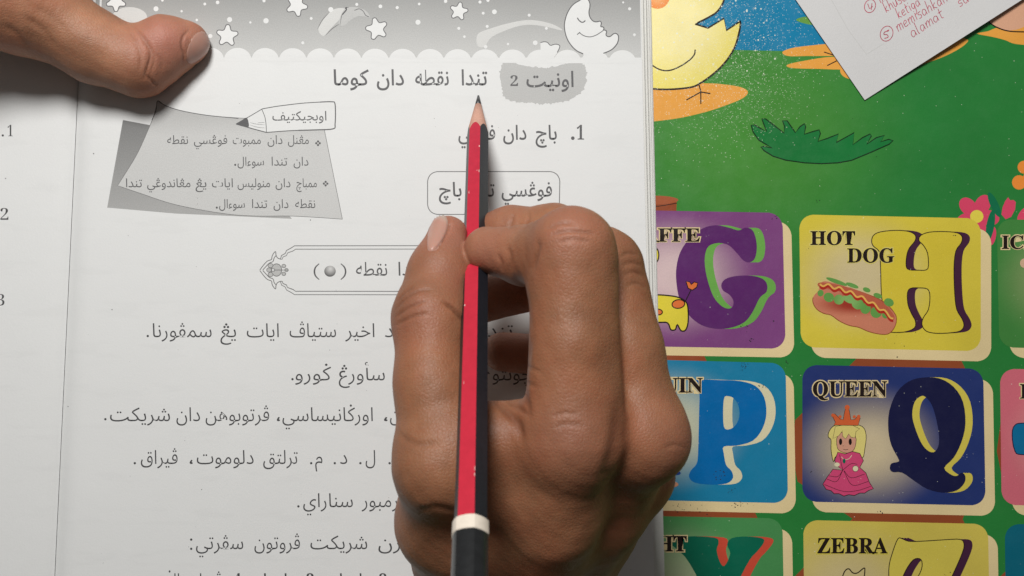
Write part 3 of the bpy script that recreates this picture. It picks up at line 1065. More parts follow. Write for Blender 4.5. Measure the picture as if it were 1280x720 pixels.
# --- boxed phrase
mb = MB(zpage)
fr_ = rquad([(534.5, 214.5), (700, 214.5), (699, 268), (534.5, 268)], 12)
mb.stroke(fr_, 1.05, lineg, 1, closed=True, sm=0)
for w, a, b in (('فوڠسي', 627, 690), ('تندا', 591, 618), ('باچ', 548.6, 577)):
    jawi(mb, w, a, b, 245.5, 25, ink2, 2, 0.010)
mb.build('boxed_phrase', page)

# --- ornamental title frame
mb = MB(zpage)
Zo = lambda p: Z(p, 310, 290, 8)
mid = 339.0
def mirror(P):
    return [(x, 2 * 337.8 - y) for x, y in P]
outer = Zo([(2400, 136), (720, 138), (465, 138), (440, 155), (385, 185), (372, 215), (335, 235), (325, 270)])
inner = Zo([(2400, 170), (720, 172), (475, 172), (450, 190), (395, 210), (385, 235), (350, 250), (342, 272), (325, 272)])
mb.stroke(outer, 1.0, lineg, 1, sm=0); mb.stroke(inner, 0.9, lineg, 1, sm=0)
mb.stroke(mirror(outer), 0.9, lineg, 1, sm=0); mb.stroke(mirror(inner), 1.0, lineg, 1, sm=0)
tip_o = Zo([(325, 272), (295, 258), (280, 230), (276, 195), (255, 215), (240, 245), (234, 275), (195, 290), (160, 325), (118, 380)])
tip_i = Zo([(282, 235), (262, 258), (250, 295), (215, 310), (180, 345), (148, 380)])
for P in (tip_o, tip_i):
    mb.stroke(P, 1.0, lineg, 1, sm=3); mb.stroke(mirror(P), 1.0, lineg, 1, sm=3)
orn = [Zo([q])[0] for q in ellipse(285, 380, 52, 62)]
mb.poly(orn, greyp, 1); mb.stroke(orn, 0.9, lineg, 2, closed=True, sm=0)
for x, y, r_ in ((225, 335, 25), (210, 380, 24), (225, 425, 25), (252, 380, 16), (358, 340, 20), (358, 418, 20), (385, 380, 18)):
    P = [Zo([q])[0] for q in ellipse(x, y, r_, r_ * 0.9, 0, 14)]
    mb.poly(P, greyp if r_ > 17 else cl, 3); mb.stroke(P, 0.7, lineg, 4, closed=True, sm=0)
mb.stroke(Zo([(255, 380), (330, 380), (400, 380)]), 0.8, lineg, 5, sm=0)
jawi(mb, 'نقطه', 445, 484, 344.5, 24, ink2, 2, 0.002)
jawi(mb, 'تندا', 498, 530, 344.5, 24, ink2, 2, 0.002)
mb.stroke([(399, 329.5), (394.5, 334), (393, 339.5), (394.5, 345), (399, 349.5)], [1.0 + 1.0 * math.sin(math.pi * i / 20) for i in range(21)], ink2, 2)
mb.stroke([(426, 329.5), (430.5, 334), (432, 339.5), (430.5, 345), (426, 349.5)], [1.0 + 1.0 * math.sin(math.pi * i / 20) for i in range(21)], ink2, 2)
ball, nt, b = new_mat('printed_ball')
d = dist_to(nt, geo_pos(nt), W(413, 336, PZ), 7 * kk(PZ), 7 * kk(PZ))
nt.links.new(mix(nt, maprange(nt, d, 0.1, 1.4, 0, 1), (0.62, 0.62, 0.61), (0.07, 0.07, 0.07)), b.inputs['Base Color'])
mb.poly(ellipse(412.5, 339, 7.2, 6.9), ball, 2)
mb.build('title_frame', page)

# --- lines of text
LINES = [
    (421.5, 24.5, (('اخير', 431.5, 468), ('ستياڤ', 362, 420), ('ايات', 308.5, 348.5), ('يڠ', 275.5, 295), ('سمڤورنا', 191, 264.5), ('ڤد', 481, 505), ('تندا', 604, 641)), ((184.7, 420, 1.5),)),
    (475.5, 24.5, (('سأورڠ', 423.5, 481), ('ݢورو', 369, 414), ('چونتوه', 606, 664), ('ن', 494, 505)), ((365.6, 474, 1.5),)),
    (526.5, 24.5, (('اورݢانيساسي', 353, 466), ('ڤرتوبوهن', 257, 336.5), ('دان', 220.5, 250), ('شريكت', 137.5, 212.5), ('،', 480, 484.5), ('،', 346, 350), ('ن', 487.5, 500)), ((131.7, 524, 1.5),)),
    (580, 24.5, (('ل', 457, 469), ('د', 425, 434), ('م', 394, 403), ('ترلتق', 329, 372), ('دلوموت', 246, 317), ('ڤيراق', 176, 222), ('،', 237, 241)), ((450.5, 579, 1.5), (418.5, 579, 1.5), (389, 579, 1.5), (168.5, 579, 1.5), (487, 579, 1.5))),
    (634, 24.5, (('رمبور', 452, 497), ('سناراي', 379, 441)), ((373, 633, 1.5),)),
    (686.5, 24.5, (('رن', 473, 500), ('شريكت', 388, 459), ('ڤروتون', 318, 375), ('سڤرتي', 245, 304)), ((239, 674.5, 1.5), (239, 686, 1.5))),
    (734, 24.5, (('واجا', 425, 465), ('واجا', 330, 372), ('ڤيرا', 250, 277), ('ساڬ'.replace('ڬ', 'ݢ'), 205, 240)), ((468, 732, 1.5), (380, 732, 1.5))),
]
for base, em, words, dots in LINES:
    mb = MB(zpage)
    for w, a, b in words:
        jawi(mb, w, a, b, base, em, ink, 2, -0.003)
    for x, y, r_ in dots:
        dot(mb, x, y, r_, ink)
    if base == 734:
        for t, x in (('4', 292), ('3', 383), ('2', 474)):
            latin(mb, t, x, x + 9.5, 716.5, 734, ink, 2, -0.004, True)
    mb.build('text_line', page)
# facing page numbers
for t, x0, x1, y0, y1, dt in (('1', 9.5, 16, 156, 170.5, 3.5), ('2', 0.5, 10.5, 260, 275, None), ('3', -3.5, 5.5, 367.5, 382, None), ('4', -10, -1, 500, 515, None)):
    mb = MB(zpage)
    latin(mb, t, x0, x1, y0, y1, ink, 2, -0.012)
    if dt:
        dot(mb, dt, 169.3, 1.4, ink)
    mb.build('list_number', lpage)
mb = MB(zpage)
rng = random.Random(11)
for i in range(46):
    dot(mb, rng.uniform(100, 790), rng.uniform(85, 715), rng.uniform(0.18, 0.42), lineg)
for x, y, r_ in ((140, 387, 0.7), (117, 192, 0.8), (85, 508, 0.6), (7, 223, 0.7), (252, 612, 0.6), (388, 275, 0.7)):
    dot(mb, x, y, r_, lineg)
mb.build('ink_speck', page)
# ------------------------------------------------------------------ paper note with red handwriting
note = thing('paper_note', 'white paper note with red handwriting, lying slantwise over the top of the green board', 'note', W(1130, 0, 0.001))
nm = paper_print('note_paper', (0.63, 0.628, 0.625), 0.6, 0.03)
nred = paper_print('note_red_ink', (0.46, 0.055, 0.10), 0.5, 0.25, 0.2)
nfaint = paper_print('note_faint', (0.55, 0.55, 0.54), 0.6, 0.03)
NC = np.array((1081.0, 125.0))
NE1 = np.array((196.0, -125.0)) / math.hypot(196, 125)      # along the lower edge
NE2 = np.array((-86.0, -125.0)) / math.hypot(86, 125)       # along the left edge


def nz(x, y):
    d = np.array((x, y)) - NC
    M_ = np.array([NE1, NE2]).T
    u, v = np.linalg.solve(M_, d)
    return 0.0006 + 0.0013 * math.exp(-max(v, 0) / 55.0) * min(1, max(0, u) / 140.0) ** 1.5 + 0.0006 * math.sin(u * 0.012) ** 2


mb = MB(nz)
mi = mb.m(nm)
ids = []
for j in range(25):
    row = []
    for i in range(25):
        p = NC + NE1 * (330 * i / 24) + NE2 * (360 * j / 24)
        row.append(mb.pt(p[0], p[1], 0))
    ids.append(row)
for j in range(24):
    for i in range(24):
        mb.f.append((ids[j][i], ids[j][i + 1], ids[j + 1][i + 1], ids[j + 1][i])); mb.mi.append(mi)
sheet = mb.build('sheet', note, None, False)
sol = sheet.modifiers.new('thickness', 'SOLIDIFY')
sol.thickness = 0.00012
sol.offset = -1

mb = MB(nz)
mb.stroke([(1033, -12), (1060, 37), (1083, 68), (1104, 55), (1200, -6)], 0.7, nfaint, 1, sm=0)
mb.build('ruled_frame', note)
# single-stroke hand lettering, unit x-height
HW = {
    'm': ([[(0, 1), (0.05, 0)], [(0.03, 0.6), (0.2, 1), (0.35, 0.9), (0.36, 0)], [(0.36, 0.6), (0.52, 1), (0.68, 0.9), (0.72, 0.0)]], 0.85),
    'n': ([[(0, 1), (0.05, 0)], [(0.04, 0.6), (0.25, 1), (0.42, 0.85), (0.46, 0)]], 0.6),
    'e': ([[(0.0, 0.5), (0.4, 0.6), (0.3, 1), (0.02, 0.7), (0.08, 0.1), (0.5, 0.12)]], 0.56),
    'i': ([[(0.05, 1), (0.1, 0)], [(0.03, 1.45), (0.06, 1.5)]], 0.28),
    's': ([[(0.4, 0.95), (0.1, 0.95), (0.08, 0.6), (0.38, 0.4), (0.3, 0.0), (0.0, 0.08)]], 0.52),
    'a': ([[(0.42, 0.85), (0.15, 1), (0.0, 0.5), (0.15, 0.02), (0.42, 0.4), (0.44, 0.9), (0.5, 0)]], 0.64),
    'h': ([[(0.02, 2), (0.05, 0)], [(0.04, 0.6), (0.25, 1), (0.42, 0.8), (0.46, 0)]], 0.6),
    'k': ([[(0.02, 2), (0.05, 0)], [(0.4, 1.0), (0.06, 0.5), (0.45, 0)]], 0.58),
    't': ([[(0.15, 1.7), (0.14, 0.2), (0.35, 0)], [(-0.05, 1.05), (0.4, 1.15)]], 0.48),
    'g': ([[(0.42, 0.9), (0.12, 1), (0.0, 0.5), (0.2, 0.05), (0.42, 0.5), (0.43, 0.9), (0.4, -0.6), (0.15, -0.9), (0.0, -0.6)]], 0.6),
    'l': ([[(0.02, 2), (0.06, 0.1), (0.16, 0)]], 0.3),
    'u': ([[(0, 1), (0.05, 0.2), (0.25, 0), (0.42, 0.4), (0.44, 1), (0.5, 0)]], 0.64),
    'r': ([[(0, 1), (0.05, 0)], [(0.04, 0.6), (0.2, 0.95), (0.36, 0.9)]], 0.46),
    'o': ([[(0.2, 1), (0, 0.5), (0.2, 0), (0.42, 0.5), (0.22, 1)]], 0.56),
    'w': ([[(0, 1), (0.15, 0), (0.3, 0.7), (0.48, 0), (0.62, 1)]], 0.75),
}
mb = MB(nz)
rng = random.Random(3)


def hand(text, x, y, xh, ang, wd=1.0):
    c, s = math.cos(math.radians(ang)), math.sin(math.radians(ang))
    u = 0
    for ch in text:
        if ch == ' ':
            u += 0.6; continue
        st, adv = HW[ch]
        for P in st:
            Q = []
            for a, b in P:
                a2 = (u + a * wd + 0.18 * b + rng.uniform(-.03, .03)) * xh
                b2 = (b + rng.uniform(-.05, .05)) * xh
                Q.append((x + a2 * c - b2 * s * 1.0, y - a2 * s - b2 * c))
            mb.stroke(Q, 0.8, nred, 2, sm=4)
        u += adv * wd + 0.12


hand('m', 1101, 4, 7.5, 33, 1.2)
hand('khusus', 1108, 16, 7.4, 33, 1.25)
hand('ketiga', 1124, 23.5, 7.2, 33, 1.25)
hand('memisahkan', 1123, 39.5, 7.6, 31.5, 1.4)
hand('alamat', 1141, 47, 7.6, 33, 1.6)
hand('surat', 1200, 9, 7.8, 33, 1.5)
for x, y, r_ in ((1087.5, 7.5, 7.5), (1108.3, 42, 8.6)):
    P = ellipse(x, y, r_ * 0.9, r_ * 1.12, 20, 24)
    mb.stroke(P + P[:2], 0.9, nred, 2, sm=0)
mb.stroke([(1084.5, 4.5), (1087, 11), (1091, 8)], 0.95, nred, 2, sm=0); mb.stroke([(1090, 4), (1089, 12.5)], 0.95, nred, 2, sm=0)
mb.stroke([(1111, 38.5), (1106, 40), (1105, 43), (1109, 43.5), (1110, 46.5), (1105.5, 48)], 1.0, nred, 2); mb.stroke([(1108.5, 38.5), (1111.5, 37.2)], 0.95, nred, 2, sm=0)
mb.build('handwriting', note)
# ------------------------------------------------------------------ pencil
PT = W(598, 119.5, PZ + 0.0004)
PR = W(588.0, 663, 0.122)
PD = (PR - PT).normalized()
PLEN = (PR - PT).length
pencil = thing('pencil', 'red and black striped hexagonal pencil with white ring, held upright over the page', 'pencil', PT)
red = simple('pencil_red', (0.50, 0.022, 0.045), 0.24, 0.5, 0.06, 500, 0.05)
blk = simple('pencil_black', (0.014, 0.015, 0.020), 0.40, 0.35, 0.15, 900, 0.1)
wood = simple('pencil_wood', (0.58, 0.33, 0.25), 0.7, 0.2, 0.10, 1500, 0.15)
lead = simple('pencil_lead', (0.04, 0.04, 0.042), 0.4, 0.5, 0.1, 1500)
wht = simple('pencil_white', (0.72, 0.64, 0.54), 0.45, 0.4, 0.06, 900)
up = Vector((0, 0, 1))
side = PD.cross(up).normalized()            # about +x or -x
upv = side.cross(PD).normalized()
if upv.z < 0:
    upv = -upv
if side.x < 0:
    side = -side
R6 = 0.00345


def ring(d, r, a0, n, hexa):
    P = []
    for i in range(n):
        a = 2 * math.pi * i / n + a0
        rr = r
        if hexa:
            f = (a - a0) % (math.pi / 3) - math.pi / 6
            rr = r * (math.cos(math.pi / 6) / math.cos(f)) ** 0.93
        P.append(PT + PD * d + side * (rr * math.cos(a)) + upv * (rr * math.sin(a)))
    return P


def rot_mesh(name, rings, mat_of, parent=pencil, mats=(), sm=False):
    me = bpy.data.meshes.new(name)
    n = len(rings[0])
    v = [tuple(p) for r_ in rings for p in r_]
    f, mi = [], []
    for j in range(len(rings) - 1):
        for i in range(n):
            f.append((j * n + i, j * n + (i + 1) % n, (j + 1) * n + (i + 1) % n, (j + 1) * n + i)); mi.append(mat_of(j, i))
    f.append(tuple(reversed(range(n)))); mi.append(mat_of(0, 0))
    f.append(tuple(range((len(rings) - 1) * n, len(rings) * n))); mi.append(mat_of(len(rings) - 2, 0))
    me.from_pydata(v, [], f)
    for m in mats:
        me.materials.append(m)
    me.polygons.foreach_set('material_index', mi)
    if sm:
        me.polygons.foreach_set('use_smooth', [True] * len(f))
    bm = bmesh.new(); bm.from_mesh(me); bmesh.ops.recalc_face_normals(bm, faces=bm.faces); bm.to_mesh(me); bm.free()
    return link(name, me, parent)


NS = 48
ROLL = math.radians(74)                     # turns the red face a little left of straight up
def facet(i):
    return int((i + 0.5) / NS * 6)
# sharpened cone: wood edge is scalloped where the cone meets the faces
cone_len, lead_len = 0.0215, 0.0062
rings = [ring(0.0003, 0.00035, ROLL, NS, False), ring(lead_len, 0.00110, ROLL, NS, False)]
rot_mesh('lead', rings, lambda j, i: 0, mats=(lead,), sm=True)
body = []
a_in = R6 * math.cos(math.pi / 6)
rings = [ring(lead_len, 0.00112, ROLL, NS, False)]
edge = []
hexr = ring(0, R6, ROLL, NS, True)
for i in range(NS):
    rad = (hexr[i] - PT).length
    d = lead_len + (rad - 0.00112) / (a_in - 0.00112) * (cone_len - lead_len) * 0.86
    edge.append(PT + PD * d + (hexr[i] - PT) * 1.0)
mid_ = [rings[0][i].lerp(edge[i], 0.5) for i in range(NS)]
rot_mesh('sharpened_wood', [rings[0], mid_, edge], lambda j, i: 0, mats=(wood,), sm=True)
def body_ring(d):
    return [PT + PD * d + (p - PT) for p in hexr]
rot_mesh('body', [edge, body_ring(0.05), body_ring(0.1), body_ring(PLEN - 0.0015)], lambda j, i: 0 if facet(i) % 2 == 0 else 1, mats=(red, blk))
def cap_ring(d, s):
    rd = ring(0, R6 * 0.95, ROLL, NS, False)
    return [PT + PD * d + (p.lerp(q, 0.65) - PT) * s for p, q in zip(ring(0, R6, ROLL, NS, True), rd)]
rot_mesh('white_band', [cap_ring(PLEN - 0.0018, 1.02), cap_ring(PLEN - 0.0015, 1.13), cap_ring(PLEN + 0.0012, 1.14), cap_ring(PLEN + 0.0015, 1.08)], lambda j, i: 0, mats=(wht,))
rot_mesh('dipped_end', [cap_ring(PLEN + 0.0014, 1.10), cap_ring(PLEN + 0.012, 1.10), cap_ring(PLEN + 0.0165, 1.06), cap_ring(PLEN + 0.018, 0.9), cap_ring(PLEN + 0.0185, 0.6)], lambda j, i: 0, mats=(simple('dipped_black', (0.013, 0.014, 0.015), 0.22, 0.5, 0.2, 600),))

# chipped paint along the edges of the red face
mchip = simple('paint_chip', (0.75, 0.52, 0.47), 0.6, 0.3, 0.2, 2000)
rng = random.Random(21)
vs, fs = [], []
def edge_pt(d, k, off):
    a = hexr[(k * 8) % NS] - PT
    b = hexr[(k * 8 + 8) % NS] - PT
    return PT + PD * d + a.lerp(b, off)
top = max(range(6), key=lambda k: (edge_pt(0.05, k, 0.5) - PT - PD * 0.05).dot(up) if facet(k * 8) % 2 == 0 else -1)
nrm = (edge_pt(0.05, top, 0.5) - PT - PD * 0.05).normalized()
for i in range(8):
    d = rng.uniform(0.024, PLEN - 0.006)
    off = rng.choice((rng.uniform(0.0, 0.06), rng.uniform(0.94, 1.0), rng.uniform(0.1, 0.9)))
    L_ = rng.uniform(0.0002, 0.0008)
    w_ = rng.uniform(0.02, 0.06) * (0.6 if 0.1 < off < 0.9 else 1)
    b0 = len(vs)
    for dd, o2 in ((-L_, 0), (-L_ * 0.3, w_), (L_ * 0.6, w_ * 0.8), (L_, 0), (0.1 * L_, -w_ * 0.8)):
        vs.append(tuple(edge_pt(d + dd, top, min(1, max(0, off + o2))) + nrm * 2.5e-5))
    fs.append((b0, b0 + 1, b0 + 2, b0 + 3, b0 + 4))
me = bpy.data.meshes.new('paint_chip')
me.from_pydata(vs, [], fs)
me.materials.append(mchip)
link('paint_chip', me, pencil)
# ------------------------------------------------------------------ hands: one continuous skin per hand
def J(px, py, zmm):
    """joint seen at a photo pixel, at a height in mm above the table -> millimetres"""
    p = W(px, py, zmm / 1000) * 1000
    return np.array((p.x, p.y, p.z))


def capsule(P, a, b, ra, rb):
    ba = b - a
    t = np.clip(((P - a) @ ba) / (ba @ ba), 0, 1)
    q = P - a - t[:, None] * ba
    return np.sqrt((q * q).sum(1)) - (ra + (rb - ra) * t)


def ball_(P, c, r):
    return np.sqrt(((P - c) ** 2).sum(1)) - r


def smin(a, b, k):
    h = np.clip(0.5 + 0.5 * (b - a) / k, 0, 1)
    return b + (a - b) * h - k * h * (1 - h)


def chain(P, js, k=3.0):
    d = None
    for (a, ra), (b, rb) in zip(js[:-1], js[1:]):
        c = capsule(P, a, b, ra, rb)
        d = c if d is None else smin(d, c, k)
    return d


def hand_sdf(P, H):
    P = P.astype(np.float32)
    d = None
    for (a, ra), (b, rb) in H['palm']:
        c = capsule(P, a, b, ra, rb)
        d = c if d is None else smin(d, c, H.get('kpalm', 9.0))
    for f in H['fingers']:
        c = chain(P, f['js'], f.get('k', 3.0))
        for q, r_ in f.get('bumps', ()):
            c = smin(c, ball_(P, q, r_), 4.0)
        root = f['js'][0][0]
        dr = np.sqrt(((P - root) ** 2).sum(1))
        k = 1.1 + f.get('kr', 6.0) * np.exp(-(dr / f.get('kd', 16.0)) ** 2)
        d = smin(d, c, k)
    for (a, ra), (b, rb) in H.get('extra', ()):
        d = smin(d, capsule(P, a, b, ra, rb), 3.0)
    for q, r_, k in H.get('add', ()):
        d = smin(d, ball_(P, q, r_), k)
    return d


def surface_nets(H, step):
    lo, hi = H['lo'], H['hi']
    nx, ny, nz_ = [int((hi[i] - lo[i]) / step) + 1 for i in range(3)]
    xs = lo[0] + step * np.arange(nx); ys = lo[1] + step * np.arange(ny); zs_ = lo[2] + step * np.arange(nz_)
    F = np.empty((nx, ny, nz_), np.float32)
    YZ = np.stack(np.meshgrid(ys, zs_, indexing='ij'), -1).reshape(-1, 2)
    B = 8
    for i0 in range(0, nx, B):
        xx = xs[i0:i0 + B]
        P = np.concatenate([np.column_stack([np.full(len(YZ), x), YZ]) for x in xx])
        F[i0:i0 + B] = hand_sdf(P, H).reshape(len(xx), ny, nz_)
    sgn = F < 0
    # cell vertices
    c = [sgn[i:nx - 1 + i, j:ny - 1 + j, k:nz_ - 1 + k] for i in (0, 1) for j in (0, 1) for k in (0, 1)]
    cnt = sum(x.astype(np.int8) for x in c)
    cells = np.argwhere((cnt > 0) & (cnt < 8))
    vid = -np.ones((nx - 1, ny - 1, nz_ - 1), np.int64)
    vid[tuple(cells.T)] = np.arange(len(cells))
    acc = np.zeros((len(cells), 3)); w = np.zeros(len(cells))
    cor = [(i, j, k) for i in (0, 1) for j in (0, 1) for k in (0, 1)]
    for a in range(8):
        for b in range(a + 1, 8):
            if sum(abs(cor[a][q] - cor[b][q]) for q in range(3)) != 1:
                continue
            ia = tuple((cells + cor[a]).T); ib = tuple((cells + cor[b]).T)
            fa, fb = F[ia], F[ib]
            m = (fa < 0) != (fb < 0)
            t = np.where(m, fa / np.where(m, fa - fb, 1), 0)
            p = np.array(cor[a]) + t[:, None] * (np.array(cor[b]) - np.array(cor[a]))
            acc[m] += p[m]; w[m] += 1
    V = lo + step * (cells + acc / w[:, None])
    quads = []
    for ax in range(3):
        sl0 = [slice(0, n) for n in F.shape]; sl1 = list(sl0)
        sl0[ax] = slice(0, F.shape[ax] - 1); sl1[ax] = slice(1, F.shape[ax])
        s0, s1 = sgn[tuple(sl0)], sgn[tuple(sl1)]
        e = np.argwhere(s0 != s1)
        u, v = (ax + 1) % 3, (ax + 2) % 3
        ok = (e[:, u] > 0) & (e[:, v] > 0) & (e[:, u] < F.shape[u] - 1) & (e[:, v] < F.shape[v] - 1)
        e = e[ok]
        inside = s0[tuple(e.T)]
        def g(du, dv):
            q = e.copy(); q[:, u] -= du; q[:, v] -= dv
            return vid[tuple(q.T)]
        q = np.stack([g(1, 1), g(0, 1), g(0, 0), g(1, 0)], 1)
        q[~inside] = q[~inside][:, ::-1]
        quads.append(q)
    return V, np.concatenate(quads)


def gradient(P, H, h=0.15):
    g = np.empty_like(P)
    for i in range(3):
        e = np.zeros(3); e[i] = h
        g[:, i] = hand_sdf(P + e, H) - hand_sdf(P - e, H)
    return g / np.maximum(np.linalg.norm(g, axis=1, keepdims=True), 1e-9)


def to_px(P):
    k = (CAMZ * 1000 - P[:, 2]) * 1.2017 / 1280
    return np.column_stack([640 + P[:, 0] / k, 360 - P[:, 1] / k])


def crease_field(px, lines):
    """sum of groove depths (mm) along polylines given where they are seen"""
    out = np.zeros(len(px))
    for pts, w, depth in lines:
        pts = np.array(smooth(pts, 4))
        best = np.full(len(px), 1e9)
        n = len(pts)
        tt = np.zeros(len(px))
        for i in range(n - 1):
            a, b = pts[i], pts[i + 1]
            ba = b - a
            t = np.clip(((px - a) @ ba) / (ba @ ba), 0, 1)
            dd = np.linalg.norm(px - a - t[:, None] * ba, axis=1)
            m = dd < best
            best[m] = dd[m]; tt[m] = (i + t[m]) / (n - 1)
        out += depth * np.exp(-(best / w) ** 2) * np.clip(4 * np.minimum(tt, 1 - tt) + 0.25, 0, 1)
    return out


def build_skin(name, H, mat, parent, step):
    V, Q = surface_nets(H, step)
    me = bpy.data.meshes.new(name)
    me.from_pydata((V / 1000).tolist(), [], Q.tolist())
    me.update()
    bm = bmesh.new(); bm.from_mesh(me)
    bmesh.ops.smooth_vert(bm, verts=bm.verts, factor=0.5, use_axis_x=True, use_axis_y=True, use_axis_z=True)
    bmesh.ops.subdivide_edges(bm, edges=bm.edges, cuts=1, use_grid_fill=True)
    bm.to_mesh(me); bm.free()
    n = len(me.vertices)
    co_ = np.empty(n * 3); me.vertices.foreach_get('co', co_)
    P = co_.reshape(-1, 3) * 1000
    for _ in range(2):
        d = hand_sdf(P, H); g = gradient(P, H)
        P = P - g * np.clip(d, -0.6, 0.6)[:, None]
    g = gradient(P, H, 0.4)
    px = to_px(P)
    facing = np.clip((g[:, 2] + 0.25) * 2.0, 0, 1)
    zlim = H.get('crease_z', -1e9)
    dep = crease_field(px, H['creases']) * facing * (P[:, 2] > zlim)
    # soft unevenness of flesh, tendons and bone
    lump = 0.20 * np.sin(P[:, 0] * 0.21 + 1.3 * np.sin(P[:, 1] * 0.17)) * np.sin(P[:, 1] * 0.19 + P[:, 2] * 0.11) \
        + 0.04 * np.sin(P[:, 0] * 0.9 + P[:, 2] * 0.7) * np.sin(P[:, 1] * 0.8 + 0.6 * P[:, 2])
    P = P - g * (dep - lump)[:, None]
    P[:, 2] = np.maximum(P[:, 2], H['floor'])
    me.vertices.foreach_set('co', (P / 1000).ravel())
    # pigment: warm pink at the finger ends, darker over the knuckles
    pink = np.zeros(n); dark = np.zeros(n)
    for c, r_, a in H['pink']:
        pink = np.maximum(pink, a * np.exp(-(np.linalg.norm(P - c, axis=1) / r_) ** 2))
    for c, r_, a in H['dark']:
        dark = np.maximum(dark, a * np.exp(-(np.linalg.norm(P - c, axis=1) / r_) ** 2))
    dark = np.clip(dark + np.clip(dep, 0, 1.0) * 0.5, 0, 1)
    at = me.color_attributes.new('pigment', 'FLOAT_COLOR', 'POINT')
    at.data.foreach_set('color', np.column_stack([pink, dark, np.zeros(n), np.ones(n)]).astype(np.float32).ravel())
    me.polygons.foreach_set('use_smooth', [True] * len(me.polygons))
    me.materials.append(mat)
    me.update()
    return link(name, me, parent)


def nail(H, quad, mat, parent, lift=0.28, bulge=0.55, n=22, tip=0.0):
    """nail plate laid on the skin over the quad where it is seen (root-left, root-right, free-right, free-left)"""
    A_, B_, C_, D_ = [np.array(q, float) for q in quad]
    uv = []
    for j in range(n + 1):
        for i in range(n + 1):
            u, v = i / n * 2 - 1, j / n * 2 - 1
            # square -> superellipse
            uu = u * math.sqrt(1 - 0.22 * v * v); vv = v * math.sqrt(1 - 0.22 * u * u)
            uv.append((uu, vv))
    uv = np.array(uv)
    s, t = (uv[:, 0] + 1) / 2, (uv[:, 1] + 1) / 2
    px = ((1 - s) * (1 - t))[:, None] * A_ + (s * (1 - t))[:, None] * B_ + (s * t)[:, None] * C_ + ((1 - s) * t)[:, None] * D_
    cam_ = np.array((0, 0, CAMZ * 1000.0))
    z0 = 0.0
    far = np.column_stack([(px[:, 0] - 640) * kk(0) * 1000, (360 - px[:, 1]) * kk(0) * 1000, np.zeros(len(px))])
    dirs = (far - cam_); L = np.linalg.norm(dirs, axis=1, keepdims=True); dirs /= L
    tcur = np.full(len(px), 150.0)
    for _ in range(70):
        d = hand_sdf(cam_ + dirs * tcur[:, None], H)
        tcur += np.clip(d, -3, 6) * 0.8
    tcur = np.minimum(tcur, L[:, 0] - H['floor'] - 0.5)
    # rays that pass the hand: pull towards their neighbours' depth
    d = hand_sdf(cam_ + dirs * tcur[:, None], H)
    good = np.abs(d) < 0.5
    tcur[~good] = np.median(tcur[good])
    P = cam_ + dirs * tcur[:, None]
    for _ in range(6):
        d = hand_sdf(P, H); P = P - gradient(P, H) * np.clip(d, -2, 2)[:, None]
    g = gradient(P, H, 1.2)
    e = np.maximum(np.abs(uv[:, 0]), np.abs(uv[:, 1])); rr = np.clip((uv ** 2).sum(1), 0, 1)
    h = lift + bulge * (1 - rr) - 0.55 * np.clip((rr - 0.86) / 0.14, 0, 1) * (1 - tip * (uv[:, 1] > 0.5))
    P = P + g * h[:, None]
    f = [(j * (n + 1) + i, j * (n + 1) + i + 1, (j + 1) * (n + 1) + i + 1, (j + 1) * (n + 1) + i) for j in range(n) for i in range(n)]
    me = bpy.data.meshes.new('fingernail')
    me.from_pydata((P / 1000).tolist(), [], f)
    bm = bmesh.new(); bm.from_mesh(me); bmesh.ops.recalc_face_normals(bm, faces=bm.faces)
    bm.faces.ensure_lookup_table()
    if sum(fc.normal.z for fc in bm.faces) < 0:
        bmesh.ops.reverse_faces(bm, faces=bm.faces)
    bm.to_mesh(me); bm.free()
    me.polygons.foreach_set('use_smooth', [True] * len(me.polygons))
    at = me.color_attributes.new('free_edge', 'FLOAT_COLOR', 'POINT')
    ve = np.clip((uv[:, 1] - 0.55) / 0.25, 0, 1)
    at.data.foreach_set('color', np.column_stack([ve, ve, ve, np.ones(len(ve))]).astype(np.float32).ravel())
    me.materials.append(mat)
    return link('fingernail', me, parent)


